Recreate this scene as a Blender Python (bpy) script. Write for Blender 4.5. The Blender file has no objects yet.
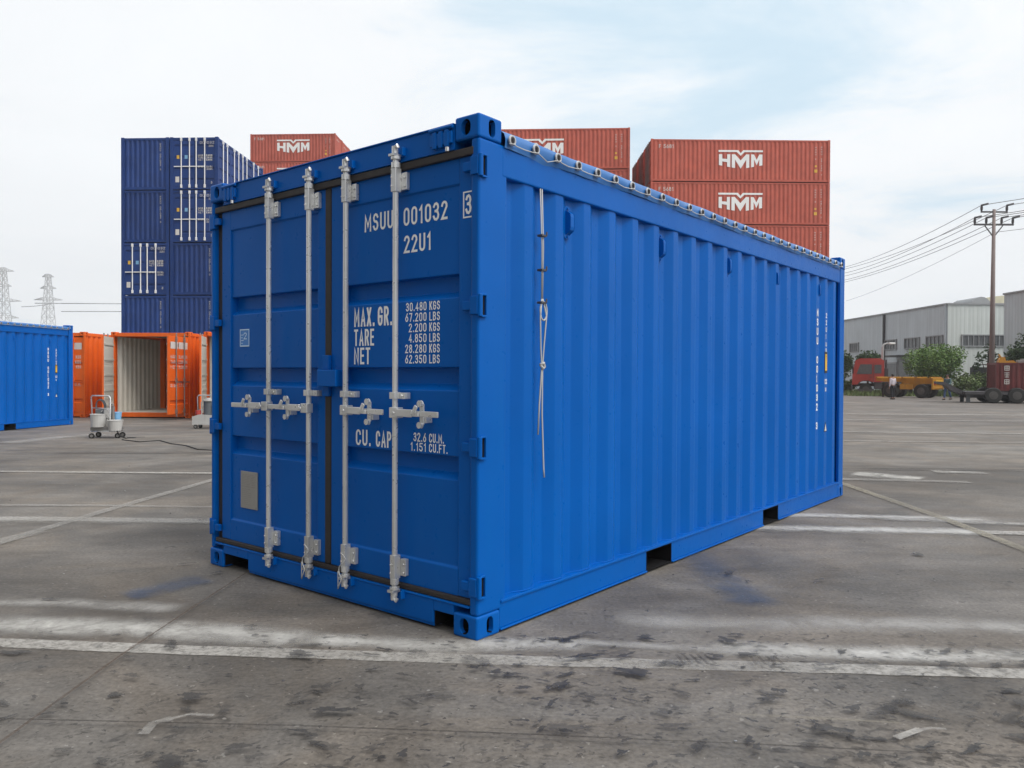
import bpy, bmesh, math, random
from mathutils import Vector, Matrix
R = math.radians
rnd = random.Random(7)
scene = bpy.context.scene
col = scene.collection

# ------------------------------------------------------------------ camera
CAM_Z = 1.3145
FPX = 778.18
cam_d = bpy.data.cameras.new('camera')
cam = bpy.data.objects.new('camera', cam_d)
col.objects.link(cam)
cam_d.sensor_width = 36.0
cam_d.lens = 36.0 * FPX / 1024.0
cam_d.clip_start = 0.05
cam_d.clip_end = 6000
PITCH, ROLL = -0.0127, 0.0046
fwd = Vector((0, math.cos(PITCH), math.sin(PITCH)))
rgt = Vector((1, 0, 0))
up = rgt.cross(fwd)
rgt, up = math.cos(ROLL) * rgt + math.sin(ROLL) * up, -math.sin(ROLL) * rgt + math.cos(ROLL) * up
cam.matrix_world = Matrix(((rgt.x, up.x, -fwd.x, 0), (rgt.y, up.y, -fwd.y, 0), (rgt.z, up.z, -fwd.z, CAM_Z), (0, 0, 0, 1)))
scene.camera = cam

# ------------------------------------------------------------------ sky and sun
SUN_AZ = Vector((0.78, -0.62))          # horizontal direction towards the sun
SUN_EL = R(52)
sdir = Vector((SUN_AZ.x * math.cos(SUN_EL), SUN_AZ.y * math.cos(SUN_EL), math.sin(SUN_EL))).normalized()
world = bpy.data.worlds.new('World')
scene.world = world
world.use_nodes = True
wt = world.node_tree
for n in list(wt.nodes):
    wt.nodes.remove(n)


def wn(t, **kw):
    n = wt.nodes.new(t)
    for k, v in kw.items():
        setattr(n, k, v)
    return n


def wl(a, b):
    wt.links.new(a, b)


w_out = wn('ShaderNodeOutputWorld')
sky = wn('ShaderNodeTexSky', sky_type='NISHITA', sun_disc=False)
sky.sun_elevation = SUN_EL
sky.sun_rotation = math.atan2(SUN_AZ.x, SUN_AZ.y)
sky.air_density = 1.0
sky.dust_density = 1.5
bg_sky = wn('ShaderNodeBackground')
bg_sky.inputs['Strength'].default_value = 0.13
wl(sky.outputs['Color'], bg_sky.inputs['Color'])
tcw = wn('ShaderNodeTexCoord')
sep = wn('ShaderNodeSeparateXYZ')
wl(tcw.outputs['Generated'], sep.inputs[0])
# project the view direction on a flat cloud deck
zz = wn('ShaderNodeMath', operation='MAXIMUM'); wl(sep.outputs['Z'], zz.inputs[0]); zz.inputs[1].default_value = 0.0
za = wn('ShaderNodeMath', operation='ADD'); wl(zz.outputs[0], za.inputs[0]); za.inputs[1].default_value = 0.16
dx = wn('ShaderNodeMath', operation='DIVIDE'); wl(sep.outputs['X'], dx.inputs[0]); wl(za.outputs[0], dx.inputs[1])
dy = wn('ShaderNodeMath', operation='DIVIDE'); wl(sep.outputs['Y'], dy.inputs[0]); wl(za.outputs[0], dy.inputs[1])
cv = wn('ShaderNodeCombineXYZ'); wl(dx.outputs[0], cv.inputs[0]); wl(dy.outputs[0], cv.inputs[1])
cn = wn('ShaderNodeTexNoise'); cn.inputs['Scale'].default_value = 1.5; cn.inputs['Detail'].default_value = 8
cn.inputs['Roughness'].default_value = 0.58; cn.inputs['Distortion'].default_value = 0.5
wl(cv.outputs[0], cn.inputs['Vector'])
# thin spot in the cloud deck up and to the right of the view
gap = wn('ShaderNodeVectorMath', operation='DOT_PRODUCT'); wl(tcw.outputs['Generated'], gap.inputs[0])
gap.inputs[1].default_value = Vector((0.23, 0.85, 0.47)).normalized()
gapr = wn('ShaderNodeMapRange'); gapr.interpolation_type = 'SMOOTHSTEP'
gapr.inputs['From Min'].default_value = 0.90; gapr.inputs['From Max'].default_value = 0.998
gapr.inputs['To Min'].default_value = 0.0; gapr.inputs['To Max'].default_value = 0.28
wl(gap.outputs['Value'], gapr.inputs['Value'])
cs = wn('ShaderNodeMath', operation='SUBTRACT'); wl(cn.outputs['Fac'], cs.inputs[0]); wl(gapr.outputs[0], cs.inputs[1])
cov = wn('ShaderNodeMapRange'); cov.interpolation_type = 'SMOOTHSTEP'
cov.inputs['From Min'].default_value = 0.12; cov.inputs['From Max'].default_value = 0.44
cov.inputs['To Min'].default_value = 0.0; cov.inputs['To Max'].default_value = 1.0
wl(cs.outputs[0], cov.inputs['Value'])
# cloud deck: bright everywhere, brightest round the veiled sun
lob = wn('ShaderNodeVectorMath', operation='DOT_PRODUCT'); wl(tcw.outputs['Generated'], lob.inputs[0]); lob.inputs[1].default_value = sdir
lobr = wn('ShaderNodeMapRange'); lobr.interpolation_type = 'SMOOTHSTEP'
lobr.inputs['From Min'].default_value = 0.35; lobr.inputs['From Max'].default_value = 1.0
lobr.inputs['To Min'].default_value = 0.0; lobr.inputs['To Max'].default_value = 0.9
wl(lob.outputs['Value'], lobr.inputs['Value'])
cn2 = wn('ShaderNodeMapRange'); wl(cn.outputs['Fac'], cn2.inputs['Value'])
cn2.inputs['From Min'].default_value = 0.25; cn2.inputs['From Max'].default_value = 0.75
cn2.inputs['To Min'].default_value = 1.03; cn2.inputs['To Max'].default_value = 1.11
# dimming added to the unseen sky behind left, to darken the doors
drk = wn('ShaderNodeVectorMath', operation='DOT_PRODUCT'); wl(tcw.outputs['Generated'], drk.inputs[0]); drk.inputs[1].default_value = Vector((-0.66, -0.74, 0.15)).normalized()
drkr = wn('ShaderNodeMapRange'); drkr.interpolation_type = 'SMOOTHSTEP'
drkr.inputs['From Min'].default_value = 0.0; drkr.inputs['From Max'].default_value = 0.9
drkr.inputs['To Min'].default_value = 0.0; drkr.inputs['To Max'].default_value = -0.80
wl(drk.outputs['Value'], drkr.inputs['Value'])
cst0 = wn('ShaderNodeMath', operation='ADD'); wl(cn2.outputs[0], cst0.inputs[0]); wl(lobr.outputs[0], cst0.inputs[1])
cstr = wn('ShaderNodeMath', operation='ADD'); wl(cst0.outputs[0], cstr.inputs[0]); wl(drkr.outputs[0], cstr.inputs[1])
bg_cl = wn('ShaderNodeBackground')
# thin veil of cloud lets the blue through
ccol = wn('ShaderNodeMix', data_type='RGBA'); wl(cov.outputs[0], ccol.inputs[0])
ccol.inputs[6].default_value = (0.68, 0.85, 0.965, 1); ccol.inputs[7].default_value = (0.925, 0.95, 0.975, 1)
wl(ccol.outputs[2], bg_cl.inputs['Color'])
veil = wn('ShaderNodeMapRange'); wl(cov.outputs[0], veil.inputs['Value'])
veil.inputs['To Min'].default_value = 0.90; veil.inputs['To Max'].default_value = 1.0
wl(cstr.outputs[0], bg_cl.inputs['Strength'])
wmix = wn('ShaderNodeMixShader')
wl(veil.outputs[0], wmix.inputs['Fac']); wl(bg_sky.outputs[0], wmix.inputs[1]); wl(bg_cl.outputs[0], wmix.inputs[2])
wl(wmix.outputs[0], w_out.inputs['Surface'])

sun_d = bpy.data.lights.new('sun', 'SUN')
sun_d.energy = 1.8
sun_d.angle = R(24)
sun_d.color = (1.0, 0.95, 0.88)
sun = bpy.data.objects.new('sun', sun_d)
col.objects.link(sun)
sun.rotation_euler = (-sdir).to_track_quat('-Z', 'Y').to_euler()
sun.location = (20, -20, 40)

vs = scene.view_settings
vs.view_transform = 'Standard'
vs.look = 'None'
vs.exposure = 0.0
vs.gamma = 1.0
vs.use_curve_mapping = False


# ------------------------------------------------------------------ materials
def mat_new(name):
    m = bpy.data.materials.new(name)
    m.use_nodes = True
    nt = m.node_tree
    return m, nt, nt.nodes['Principled BSDF']


def N(nt, t, **kw):
    n = nt.nodes.new(t)
    for k, v in kw.items():
        setattr(n, k, v)
    return n


def noise(nt, scale, detail=4, rough=0.5, vec=None, dist=0.0):
    n = N(nt, 'ShaderNodeTexNoise')
    n.inputs['Scale'].default_value = scale
    n.inputs['Detail'].default_value = detail
    n.inputs['Roughness'].default_value = rough
    n.inputs['Distortion'].default_value = dist
    if vec is not None:
        nt.links.new(vec, n.inputs['Vector'])
    return n


def mrange(nt, val, a, b, c, d, smooth=False):
    n = N(nt, 'ShaderNodeMapRange')
    if smooth:
        n.interpolation_type = 'SMOOTHSTEP'
    nt.links.new(val, n.inputs['Value'])
    for k, v in zip(('From Min', 'From Max', 'To Min', 'To Max'), (a, b, c, d)):
        n.inputs[k].default_value = v
    return n.outputs[0]


def mixc(nt, fac, a, b, mode='MIX'):
    n = N(nt, 'ShaderNodeMix', data_type='RGBA', blend_type=mode)
    if isinstance(fac, (int, float)):
        n.inputs[0].default_value = fac
    else:
        nt.links.new(fac, n.inputs[0])
    for i, x in ((6, a), (7, b)):
        if isinstance(x, (tuple, list)):
            n.inputs[i].default_value = (*x, 1) if len(x) == 3 else x
        else:
            nt.links.new(x, n.inputs[i])
    return n.outputs[2]


def math_n(nt, op, a, b=None):
    n = N(nt, 'ShaderNodeMath', operation=op)
    for i, x in ((0, a), (1, b)):
        if x is None:
            continue
        if isinstance(x, (int, float)):
            n.inputs[i].default_value = x
        else:
            nt.links.new(x, n.inputs[i])
    return n.outputs[0]


def bump(nt, bsdf, h, strength, dist=0.01):
    b = N(nt, 'ShaderNodeBump')
    b.inputs['Strength'].default_value = strength
    b.inputs['Distance'].default_value = dist
    nt.links.new(h, b.inputs['Height'])
    nt.links.new(b.outputs[0], bsdf.inputs['Normal'])


def paint(name, c, rough=0.35, var=0.12, dirt=(0.25, 0.23, 0.2), dirt_amt=0.0, ripple=0.05, spec=0.5, metallic=0.0, fade=0.0):
    m, nt, b = mat_new(name)
    tc = N(nt, 'ShaderNodeTexCoord')
    v = tc.outputs['Object']
    n1 = noise(nt, 1.3, 6, 0.6, v)
    n2 = noise(nt, 22, 3, 0.5, v)
    k = mrange(nt, n1.outputs['Fac'], 0.3, 0.7, 1 - var, 1 + var)
    if fade:
        oi = N(nt, 'ShaderNodeObjectInfo')
        k = math_n(nt, 'MULTIPLY', k, mrange(nt, oi.outputs['Random'], 0, 1, 1 - fade, 1 + fade))
    hsv = N(nt, 'ShaderNodeHueSaturation')
    hsv.inputs['Color'].default_value = (*c, 1)
    nt.links.new(k, hsv.inputs['Value'])
    cc = hsv.outputs['Color']
    if dirt_amt > 0:
        mp = N(nt, 'ShaderNodeMapping')
        mp.inputs['Scale'].default_value = (9, 9, 0.7)
        nt.links.new(v, mp.inputs['Vector'])
        n3 = noise(nt, 1.0, 6, 0.65, mp.outputs[0])
        f = mrange(nt, n3.outputs['Fac'], 0.5, 0.78, 0, dirt_amt, True)
        cc = mixc(nt, f, cc, dirt)
    nt.links.new(cc, b.inputs['Base Color'])
    r = mrange(nt, n2.outputs['Fac'], 0.3, 0.7, rough - 0.05, rough + 0.08)
    nt.links.new(r, b.inputs['Roughness'])
    b.inputs['Specular IOR Level'].default_value = spec
    b.inputs['Metallic'].default_value = metallic
    if ripple > 0:
        n4 = noise(nt, 3.2, 2, 0.4, v)
        bump(nt, b, n4.outputs['Fac'], ripple, 0.05)
    return m


M = {}
M['blue'] = paint('blue_container_paint', (0.0003, 0.101, 0.415), 0.32, 0.07, ripple=0.08, dirt=(0.002, 0.120, 0.42), dirt_amt=0.3, spec=0.12)
M['tarp'] = paint('blue_tarpaulin', (0.030, 0.15, 0.42), 0.38, 0.15, ripple=0.5, spec=0.5)
M['navy'] = paint('navy_container_paint', (0.016, 0.048, 0.185), 0.5, 0.18, ripple=0.05, dirt=(0.05, 0.07, 0.16), dirt_amt=0.3, spec=0.25, fade=0.12)
M['red'] = paint('rust_red_container_paint', (0.45, 0.105, 0.072), 0.6, 0.14, ripple=0.05, dirt=(0.50, 0.18, 0.14), dirt_amt=0.4, spec=0.25, fade=0.12)
M['maroon'] = paint('maroon_container_paint', (0.13, 0.022, 0.022), 0.6, 0.2, dirt=(0.2, 0.08, 0.06), dirt_amt=0.4)
M['orange'] = paint('orange_container_paint', (0.78, 0.135, 0.013), 0.42, 0.12, ripple=0.06, dirt=(0.55, 0.075, 0.015), dirt_amt=0.35)
M['cream'] = paint('cream_lining', (0.56, 0.53, 0.47), 0.5, 0.08, dirt=(0.35, 0.32, 0.28), dirt_amt=0.3)
M['white'] = paint('white_lettering', (0.88, 0.88, 0.87), 0.45, 0.05, ripple=0)
M['offwhite'] = paint('weathered_white_lettering', (0.62, 0.60, 0.57), 0.6, 0.1, ripple=0)
M['yellow'] = paint('yellow_paint', (0.50, 0.24, 0.02), 0.5, 0.2, dirt=(0.2, 0.10, 0.04), dirt_amt=0.7)
M['placard'] = paint('yellow_placard', (0.75, 0.45, 0.05), 0.4, 0.05, ripple=0)
M['black'] = paint('black_rubber', (0.022, 0.020, 0.019), 0.6, 0.2, ripple=0)
M['gasket'] = paint('door_gasket', (0.030, 0.024, 0.022), 0.55, 0.25, ripple=0)
M['dark'] = paint('hollow_shade_black', (0.012, 0.012, 0.013), 0.9, 0.1, ripple=0, spec=0.1)  # near-black that stands in for shade in pockets, slots and casting cavities
M['zinc'] = paint('galvanised_steel', (0.68, 0.68, 0.67), 0.30, 0.2, ripple=0.03, metallic=0.6, dirt=(0.36, 0.34, 0.31), dirt_amt=0.6)
M['rimgrey'] = paint('dusty_wheel_rim', (0.085, 0.08, 0.075), 0.6, 0.25)
M['ring'] = paint('ring_steel', (0.50, 0.50, 0.51), 0.3, 0.1, ripple=0, metallic=0.6)
M['steel'] = paint('dull_steel', (0.27, 0.26, 0.25), 0.45, 0.25, metallic=0.5, dirt=(0.16, 0.10, 0.07), dirt_amt=0.5)
M['rope'] = paint('white_rope', (0.48, 0.48, 0.47), 0.85, 0.12, ripple=0)
M['plate'] = paint('aluminium_plate', (0.34, 0.33, 0.31), 0.4, 0.15, metallic=0.4, ripple=0)
M['sticker'] = paint('pale_blue_sticker', (0.05, 0.22, 0.60), 0.4, 0.05, ripple=0)
M['stickerline'] = paint('sticker_print', (0.60, 0.78, 0.95), 0.4, 0.05, ripple=0)
M['cab_red'] = paint('truck_red_paint', (0.42, 0.05, 0.04), 0.4, 0.2, dirt=(0.22, 0.09, 0.07), dirt_amt=0.5)
M['chassis'] = paint('rusty_chassis', (0.13, 0.06, 0.045), 0.7, 0.3)
M['tyre'] = paint('tyre_rubber', (0.028, 0.027, 0.026), 0.8, 0.25)
M['glass'] = paint('dark_window_glass', (0.05, 0.06, 0.07), 0.12, 0.1, ripple=0, spec=0.7)
M['glass_far'] = paint('haze_greyed_glass', (0.11, 0.115, 0.12), 0.25, 0.15, ripple=0)  # grey of distant haze and sky reflection put into the glass colour
M['greybox'] = paint('grey_plastic', (0.10, 0.11, 0.12), 0.5, 0.15)
M['concrete_pole'] = paint('pole_brown_grey', (0.26, 0.21, 0.20), 0.8, 0.12)
M['iron'] = paint('dark_iron', (0.07, 0.065, 0.07), 0.6, 0.2)
M['wire'] = paint('grey_wire', (0.20, 0.20, 0.21), 0.6, 0.05, ripple=0)
M['pylon'] = paint('galvanised_lattice', (0.55, 0.56, 0.57), 0.6, 0.1, ripple=0)
M['lampgrey'] = paint('lamp_post_grey', (0.45, 0.45, 0.45), 0.4, 0.08)
M['bucket'] = paint('white_bucket', (0.50, 0.49, 0.47), 0.45, 0.15, dirt=(0.22, 0.20, 0.18), dirt_amt=0.75)
M['bluepail'] = paint('blue_pail', (0.20, 0.42, 0.66), 0.4, 0.1)
M['skin'] = paint('skin', (0.36, 0.21, 0.15), 0.5, 0.05, ripple=0)
M['hair'] = paint('black_hair', (0.012, 0.011, 0.010), 0.6, 0.1, ripple=0)
M['shirt'] = paint('white_shirt', (0.66, 0.60, 0.66), 0.8, 0.08, ripple=0.1)
M['trousers'] = paint('dark_trousers', (0.020, 0.020, 0.026), 0.85, 0.1, ripple=0.1)
M['jacket'] = paint('teal_jacket', (0.09, 0.15, 0.17), 0.85, 0.12, ripple=0.1)
M['jeans'] = paint('blue_workwear', (0.05, 0.09, 0.19), 0.85, 0.12, ripple=0.1)
M['trunk'] = paint('bark', (0.11, 0.085, 0.065), 0.9, 0.2)
M['brickwall'] = paint('dark_boundary_wall', (0.085, 0.085, 0.085), 0.8, 0.15)
M['roofsheet'] = paint('grey_roof_sheet', (0.30, 0.31, 0.32), 0.55, 0.08)
M['creamroof'] = paint('cream_roof_sheet', (0.58, 0.55, 0.40), 0.6, 0.08)


def cladding(name, c):
    m, nt, b = mat_new(name)
    tc = N(nt, 'ShaderNodeTexCoord')
    v = tc.outputs['Object']
    n1 = noise(nt, 0.35, 5, 0.6, v)
    mp = N(nt, 'ShaderNodeMapping'); mp.inputs['Scale'].default_value = (2.5, 2.5, 0.12)
    nt.links.new(v, mp.inputs['Vector'])
    n2 = noise(nt, 1.0, 5, 0.6, mp.outputs[0])
    k = math_n(nt, 'MULTIPLY', mrange(nt, n1.outputs['Fac'], 0.3, 0.7, 0.92, 1.06), mrange(nt, n2.outputs['Fac'], 0.3, 0.7, 0.9, 1.07))
    h = N(nt, 'ShaderNodeHueSaturation'); h.inputs['Color'].default_value = (*c, 1)
    nt.links.new(k, h.inputs['Value']); nt.links.new(h.outputs[0], b.inputs['Base Color'])
    b.inputs['Roughness'].default_value = 0.55
    return m


M['clad'] = cladding('grey_wall_cladding', (0.55, 0.60, 0.635))
M['clad_pale'] = cladding('pale_wall_cladding', (0.56, 0.60, 0.58))


def leafmat(name, c1, c2):
    m, nt, b = mat_new(name)
    g = N(nt, 'ShaderNodeNewGeometry')
    n1 = noise(nt, 1.6, 3, 0.6, g.outputs['Position'])
    cc = mixc(nt, mrange(nt, n1.outputs['Fac'], 0.35, 0.65, 0, 1), c1, c2)
    rp = g.outputs['Random Per Island']
    h = N(nt, 'ShaderNodeHueSaturation'); nt.links.new(cc, h.inputs['Color'])
    nt.links.new(mrange(nt, rp, 0, 1, 0.65, 1.4), h.inputs['Value'])
    nt.links.new(h.outputs[0], b.inputs['Base Color'])
    b.inputs['Roughness'].default_value = 0.6
    b.inputs['Specular IOR Level'].default_value = 0.3
    return m


M['leaf'] = leafmat('bright_leaves', (0.095, 0.18, 0.04), (0.18, 0.28, 0.08))
M['leafdark'] = leafmat('dark_leaves', (0.035, 0.07, 0.026), (0.075, 0.12, 0.045))
M['weed'] = leafmat('weed_leaves', (0.09, 0.15, 0.04), (0.18, 0.22, 0.09))


def ground_mat():
    m, nt, b = mat_new('worn_yard_concrete')
    g = N(nt, 'ShaderNodeNewGeometry')
    p = g.outputs['Position']
    L = nt.links
    sp = N(nt, 'ShaderNodeSeparateXYZ'); L.new(p, sp.inputs[0])
    big = noise(nt, 0.16, 7, 0.62, p, 0.4)
    mid = noise(nt, 1.1, 7, 0.65, p, 0.6)
    fine = noise(nt, 46, 5, 0.7, p)
    c = mixc(nt, mrange(nt, big.outputs['Fac'], 0.33, 0.67, 0, 1, True), (0.112, 0.102, 0.092), (0.190, 0.176, 0.158))
    c = mixc(nt, 1.0, c, mrange_rgb(nt, mid.outputs['Fac'], 0.28, 0.72, 0.66, 1.30), 'MULTIPLY')
    c = mixc(nt, 1.0, c, mrange_rgb(nt, fine.outputs['Fac'], 0.3, 0.7, 0.66, 1.30), 'MULTIPLY')
    # paler with distance: grazing sky reflection put into the ground colour
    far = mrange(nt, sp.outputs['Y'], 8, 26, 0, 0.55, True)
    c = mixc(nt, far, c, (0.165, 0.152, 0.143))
    # streaky wear: tyre scuffs across the yard
    mp = N(nt, 'ShaderNodeMapping'); mp.inputs['Scale'].default_value = (0.8, 1.7, 1); mp.inputs['Rotation'].default_value = (0, 0, 0.25)
    L.new(p, mp.inputs['Vector'])
    st = noise(nt, 1.0, 7, 0.68, mp.outputs[0], 0.8)
    c = mixc(nt, 1.0, c, mrange_rgb(nt, st.outputs['Fac'], 0.3, 0.7, 0.72, 1.26), 'MULTIPLY')
    # oil and paint drips: dark smears and drops, dense in the foreground
    mp2 = N(nt, 'ShaderNodeMapping'); mp2.inputs['Scale'].default_value = (0.9, 1.15, 1); mp2.inputs['Rotation'].default_value = (0, 0, -0.30)
    L.new(p, mp2.inputs['Vector'])
    near = mrange(nt, sp.outputs['Y'], 2.3, 5.4, 1.0, 0.12, True)
    side = mrange(nt, sp.outputs['X'], -2.6, -0.4, 0.25, 1.0, True)
    nb = math_n(nt, 'MULTIPLY', near, side)
    reg = noise(nt, 0.9, 4, 0.6, p)
    nb = math_n(nt, 'MULTIPLY', nb, mrange(nt, reg.outputs['Fac'], 0.36, 0.62, 0.15, 1.0, True))
    grain = noise(nt, 85, 3, 0.6, p)
    for sc, dist, t0, gain, soft, amt in ((4.5, 0.9, 0.71, 0.10, 0.04, 0.4), (11.0, 1.1, 0.685, 0.115, 0.04, 0.55), (26.0, 0.8, 0.67, 0.11, 0.035, 0.6), (2.0, 1.0, 0.60, 0.10, 0.14, 0.22)):
        sn = noise(nt, sc, 5, 0.58, mp2.outputs[0], dist)
        th = math_n(nt, 'ADD', sn.outputs['Fac'], math_n(nt, 'MULTIPLY', nb, gain))
        th = math_n(nt, 'ADD', th, mrange(nt, grain.outputs['Fac'], 0.3, 0.7, -0.018, 0.018))
        sm = mrange(nt, th, t0, t0 + soft, 0, amt, True)
        c = mixc(nt, sm, c, (0.042, 0.039, 0.037))
    # pale chips and paint flecks
    s3 = noise(nt, 31.0, 2, 0.5, p, 0.3)
    sm3 = mrange(nt, s3.outputs['Fac'], 0.69, 0.72, 0, 0.6, True)
    c = mixc(nt, sm3, c, (0.30, 0.285, 0.265))
    tint = noise(nt, 0.8, 6, 0.65, p, 1.0)
    c = mixc(nt, mrange(nt, tint.outputs['Fac'], 0.40, 0.62, 0, 0.45, True), c, mixc(nt, 1.0, c, (1.12, 1.0, 0.86), 'MULTIPLY'))
    pat = noise(nt, 0.33, 6, 0.68, mp.outputs[0], 1.2)
    c = mixc(nt, 1.0, c, mrange_rgb(nt, pat.outputs['Fac'], 0.36, 0.64, 0.80, 1.16), 'MULTIPLY')
    # faint rust
    s4 = noise(nt, 0.5, 5, 0.6, mp2.outputs[0], 0.5)
    c = mixc(nt, mrange(nt, s4.outputs['Fac'], 0.58, 0.75, 0, 0.35, True), c, (0.13, 0.095, 0.07))
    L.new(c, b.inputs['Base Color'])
    L.new(mrange(nt, mid.outputs['Fac'], 0.3, 0.7, 0.62, 0.86), b.inputs['Roughness'])
    b.inputs['Specular IOR Level'].default_value = 0.35
    hsum = math_n(nt, 'ADD', fine.outputs['Fac'], math_n(nt, 'MULTIPLY', mid.outputs['Fac'], 2.0))
    bump(nt, b, hsum, 0.35, 0.006)
    return m


def mrange_rgb(nt, val, a, b, c, d):
    v = mrange(nt, val, a, b, c, d)
    cb = N(nt, 'ShaderNodeCombineColor')
    for i in range(3):
        nt.links.new(v, cb.inputs[i])
    return cb.outputs[0]


M['ground'] = ground_mat()


def stripe_mat(name, c, soft, cover, scale=9.0, edge=0.06):
    """paint lying on the ground: UV.y runs across the stripe, UV.x along it in metres; worn by noise"""
    m, nt, b = mat_new(name)
    uvn = N(nt, 'ShaderNodeUVMap')
    sp = N(nt, 'ShaderNodeSeparateXYZ'); nt.links.new(uvn.outputs[0], sp.inputs[0])
    g = N(nt, 'ShaderNodeNewGeometry')
    p = g.outputs['Position']
    d = math_n(nt, 'ABSOLUTE', math_n(nt, 'SUBTRACT', sp.outputs['Y'], 0.5))
    wob = noise(nt, 2.2 if soft else 5, 7, 0.72, p)
    d2 = math_n(nt, 'ADD', d, mrange(nt, wob.outputs['Fac'], 0.3, 0.7, -edge, edge))
    prof = mrange(nt, d2, 0.02 if soft else 0.40, 0.47, 1, 0, True)
    n1 = noise(nt, scale if soft else scale * 2.2, 8, 0.72, p, 0.4)
    n0 = noise(nt, 0.7, 5, 0.6, p)
    worn = mrange(nt, n1.outputs['Fac'], 0.32, 0.60, 0.35 if soft else 0.45, 1.0, True)
    wide = mrange(nt, n0.outputs['Fac'], 0.3, 0.68, 0.45, 1.0, True)
    e = math_n(nt, 'MULTIPLY', mrange(nt, sp.outputs['X'], 0, 0.12, 0, 1, True), mrange(nt, sp.outputs['X'], 0.88, 1, 1, 0, True)) if soft else None
    a = math_n(nt, 'MULTIPLY', prof, math_n(nt, 'MULTIPLY', worn, wide))
    if e is not None:
        a = math_n(nt, 'MULTIPLY', a, e)
    a = math_n(nt, 'MULTIPLY', a, cover)
    nt.links.new(a, b.inputs['Alpha'])
    f = noise(nt, 50, 4, 0.6, p)
    cc = mixc(nt, 1.0, c, mrange_rgb(nt, f.outputs['Fac'], 0.3, 0.7, 0.85, 1.1), 'MULTIPLY')
    nt.links.new(cc, b.inputs['Base Color'])
    b.inputs['Roughness'].default_value = 0.8
    b.inputs['Specular IOR Level'].default_value = 0.2
    return m


M['line'] = stripe_mat('worn_white_line_paint', (0.46, 0.44, 0.405), False, 0.88, 12)
M['line_faint'] = stripe_mat('faint_white_line_paint', (0.40, 0.385, 0.36), False, 0.6)
M['line_yellow'] = stripe_mat('faded_yellow_line_paint', (0.34, 0.31, 0.245), False, 0.75)
M['line_ghost'] = stripe_mat('ghost_of_a_yellow_line', (0.30, 0.27, 0.20), False, 0.35, 4.0)
M['overspray'] = stripe_mat('white_overspray', (0.56, 0.545, 0.51), True, 1.0, 3.0, 0.10)
M['overspray_faint'] = stripe_mat('faint_white_overspray', (0.44, 0.425, 0.40), True, 0.75, 3.0, 0.10)
M['stain_blue'] = stripe_mat('blue_overspray', (0.050, 0.095, 0.19), True, 0.5, 5.0, 0.16)
M['joint'] = stripe_mat('dirt_filled_joint', (0.045, 0.04, 0.037), False, 0.9, 20.0, 0.10)
M['joint_rust'] = stripe_mat('rusty_joint', (0.085, 0.06, 0.045), False, 0.8, 20.0, 0.10)


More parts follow.
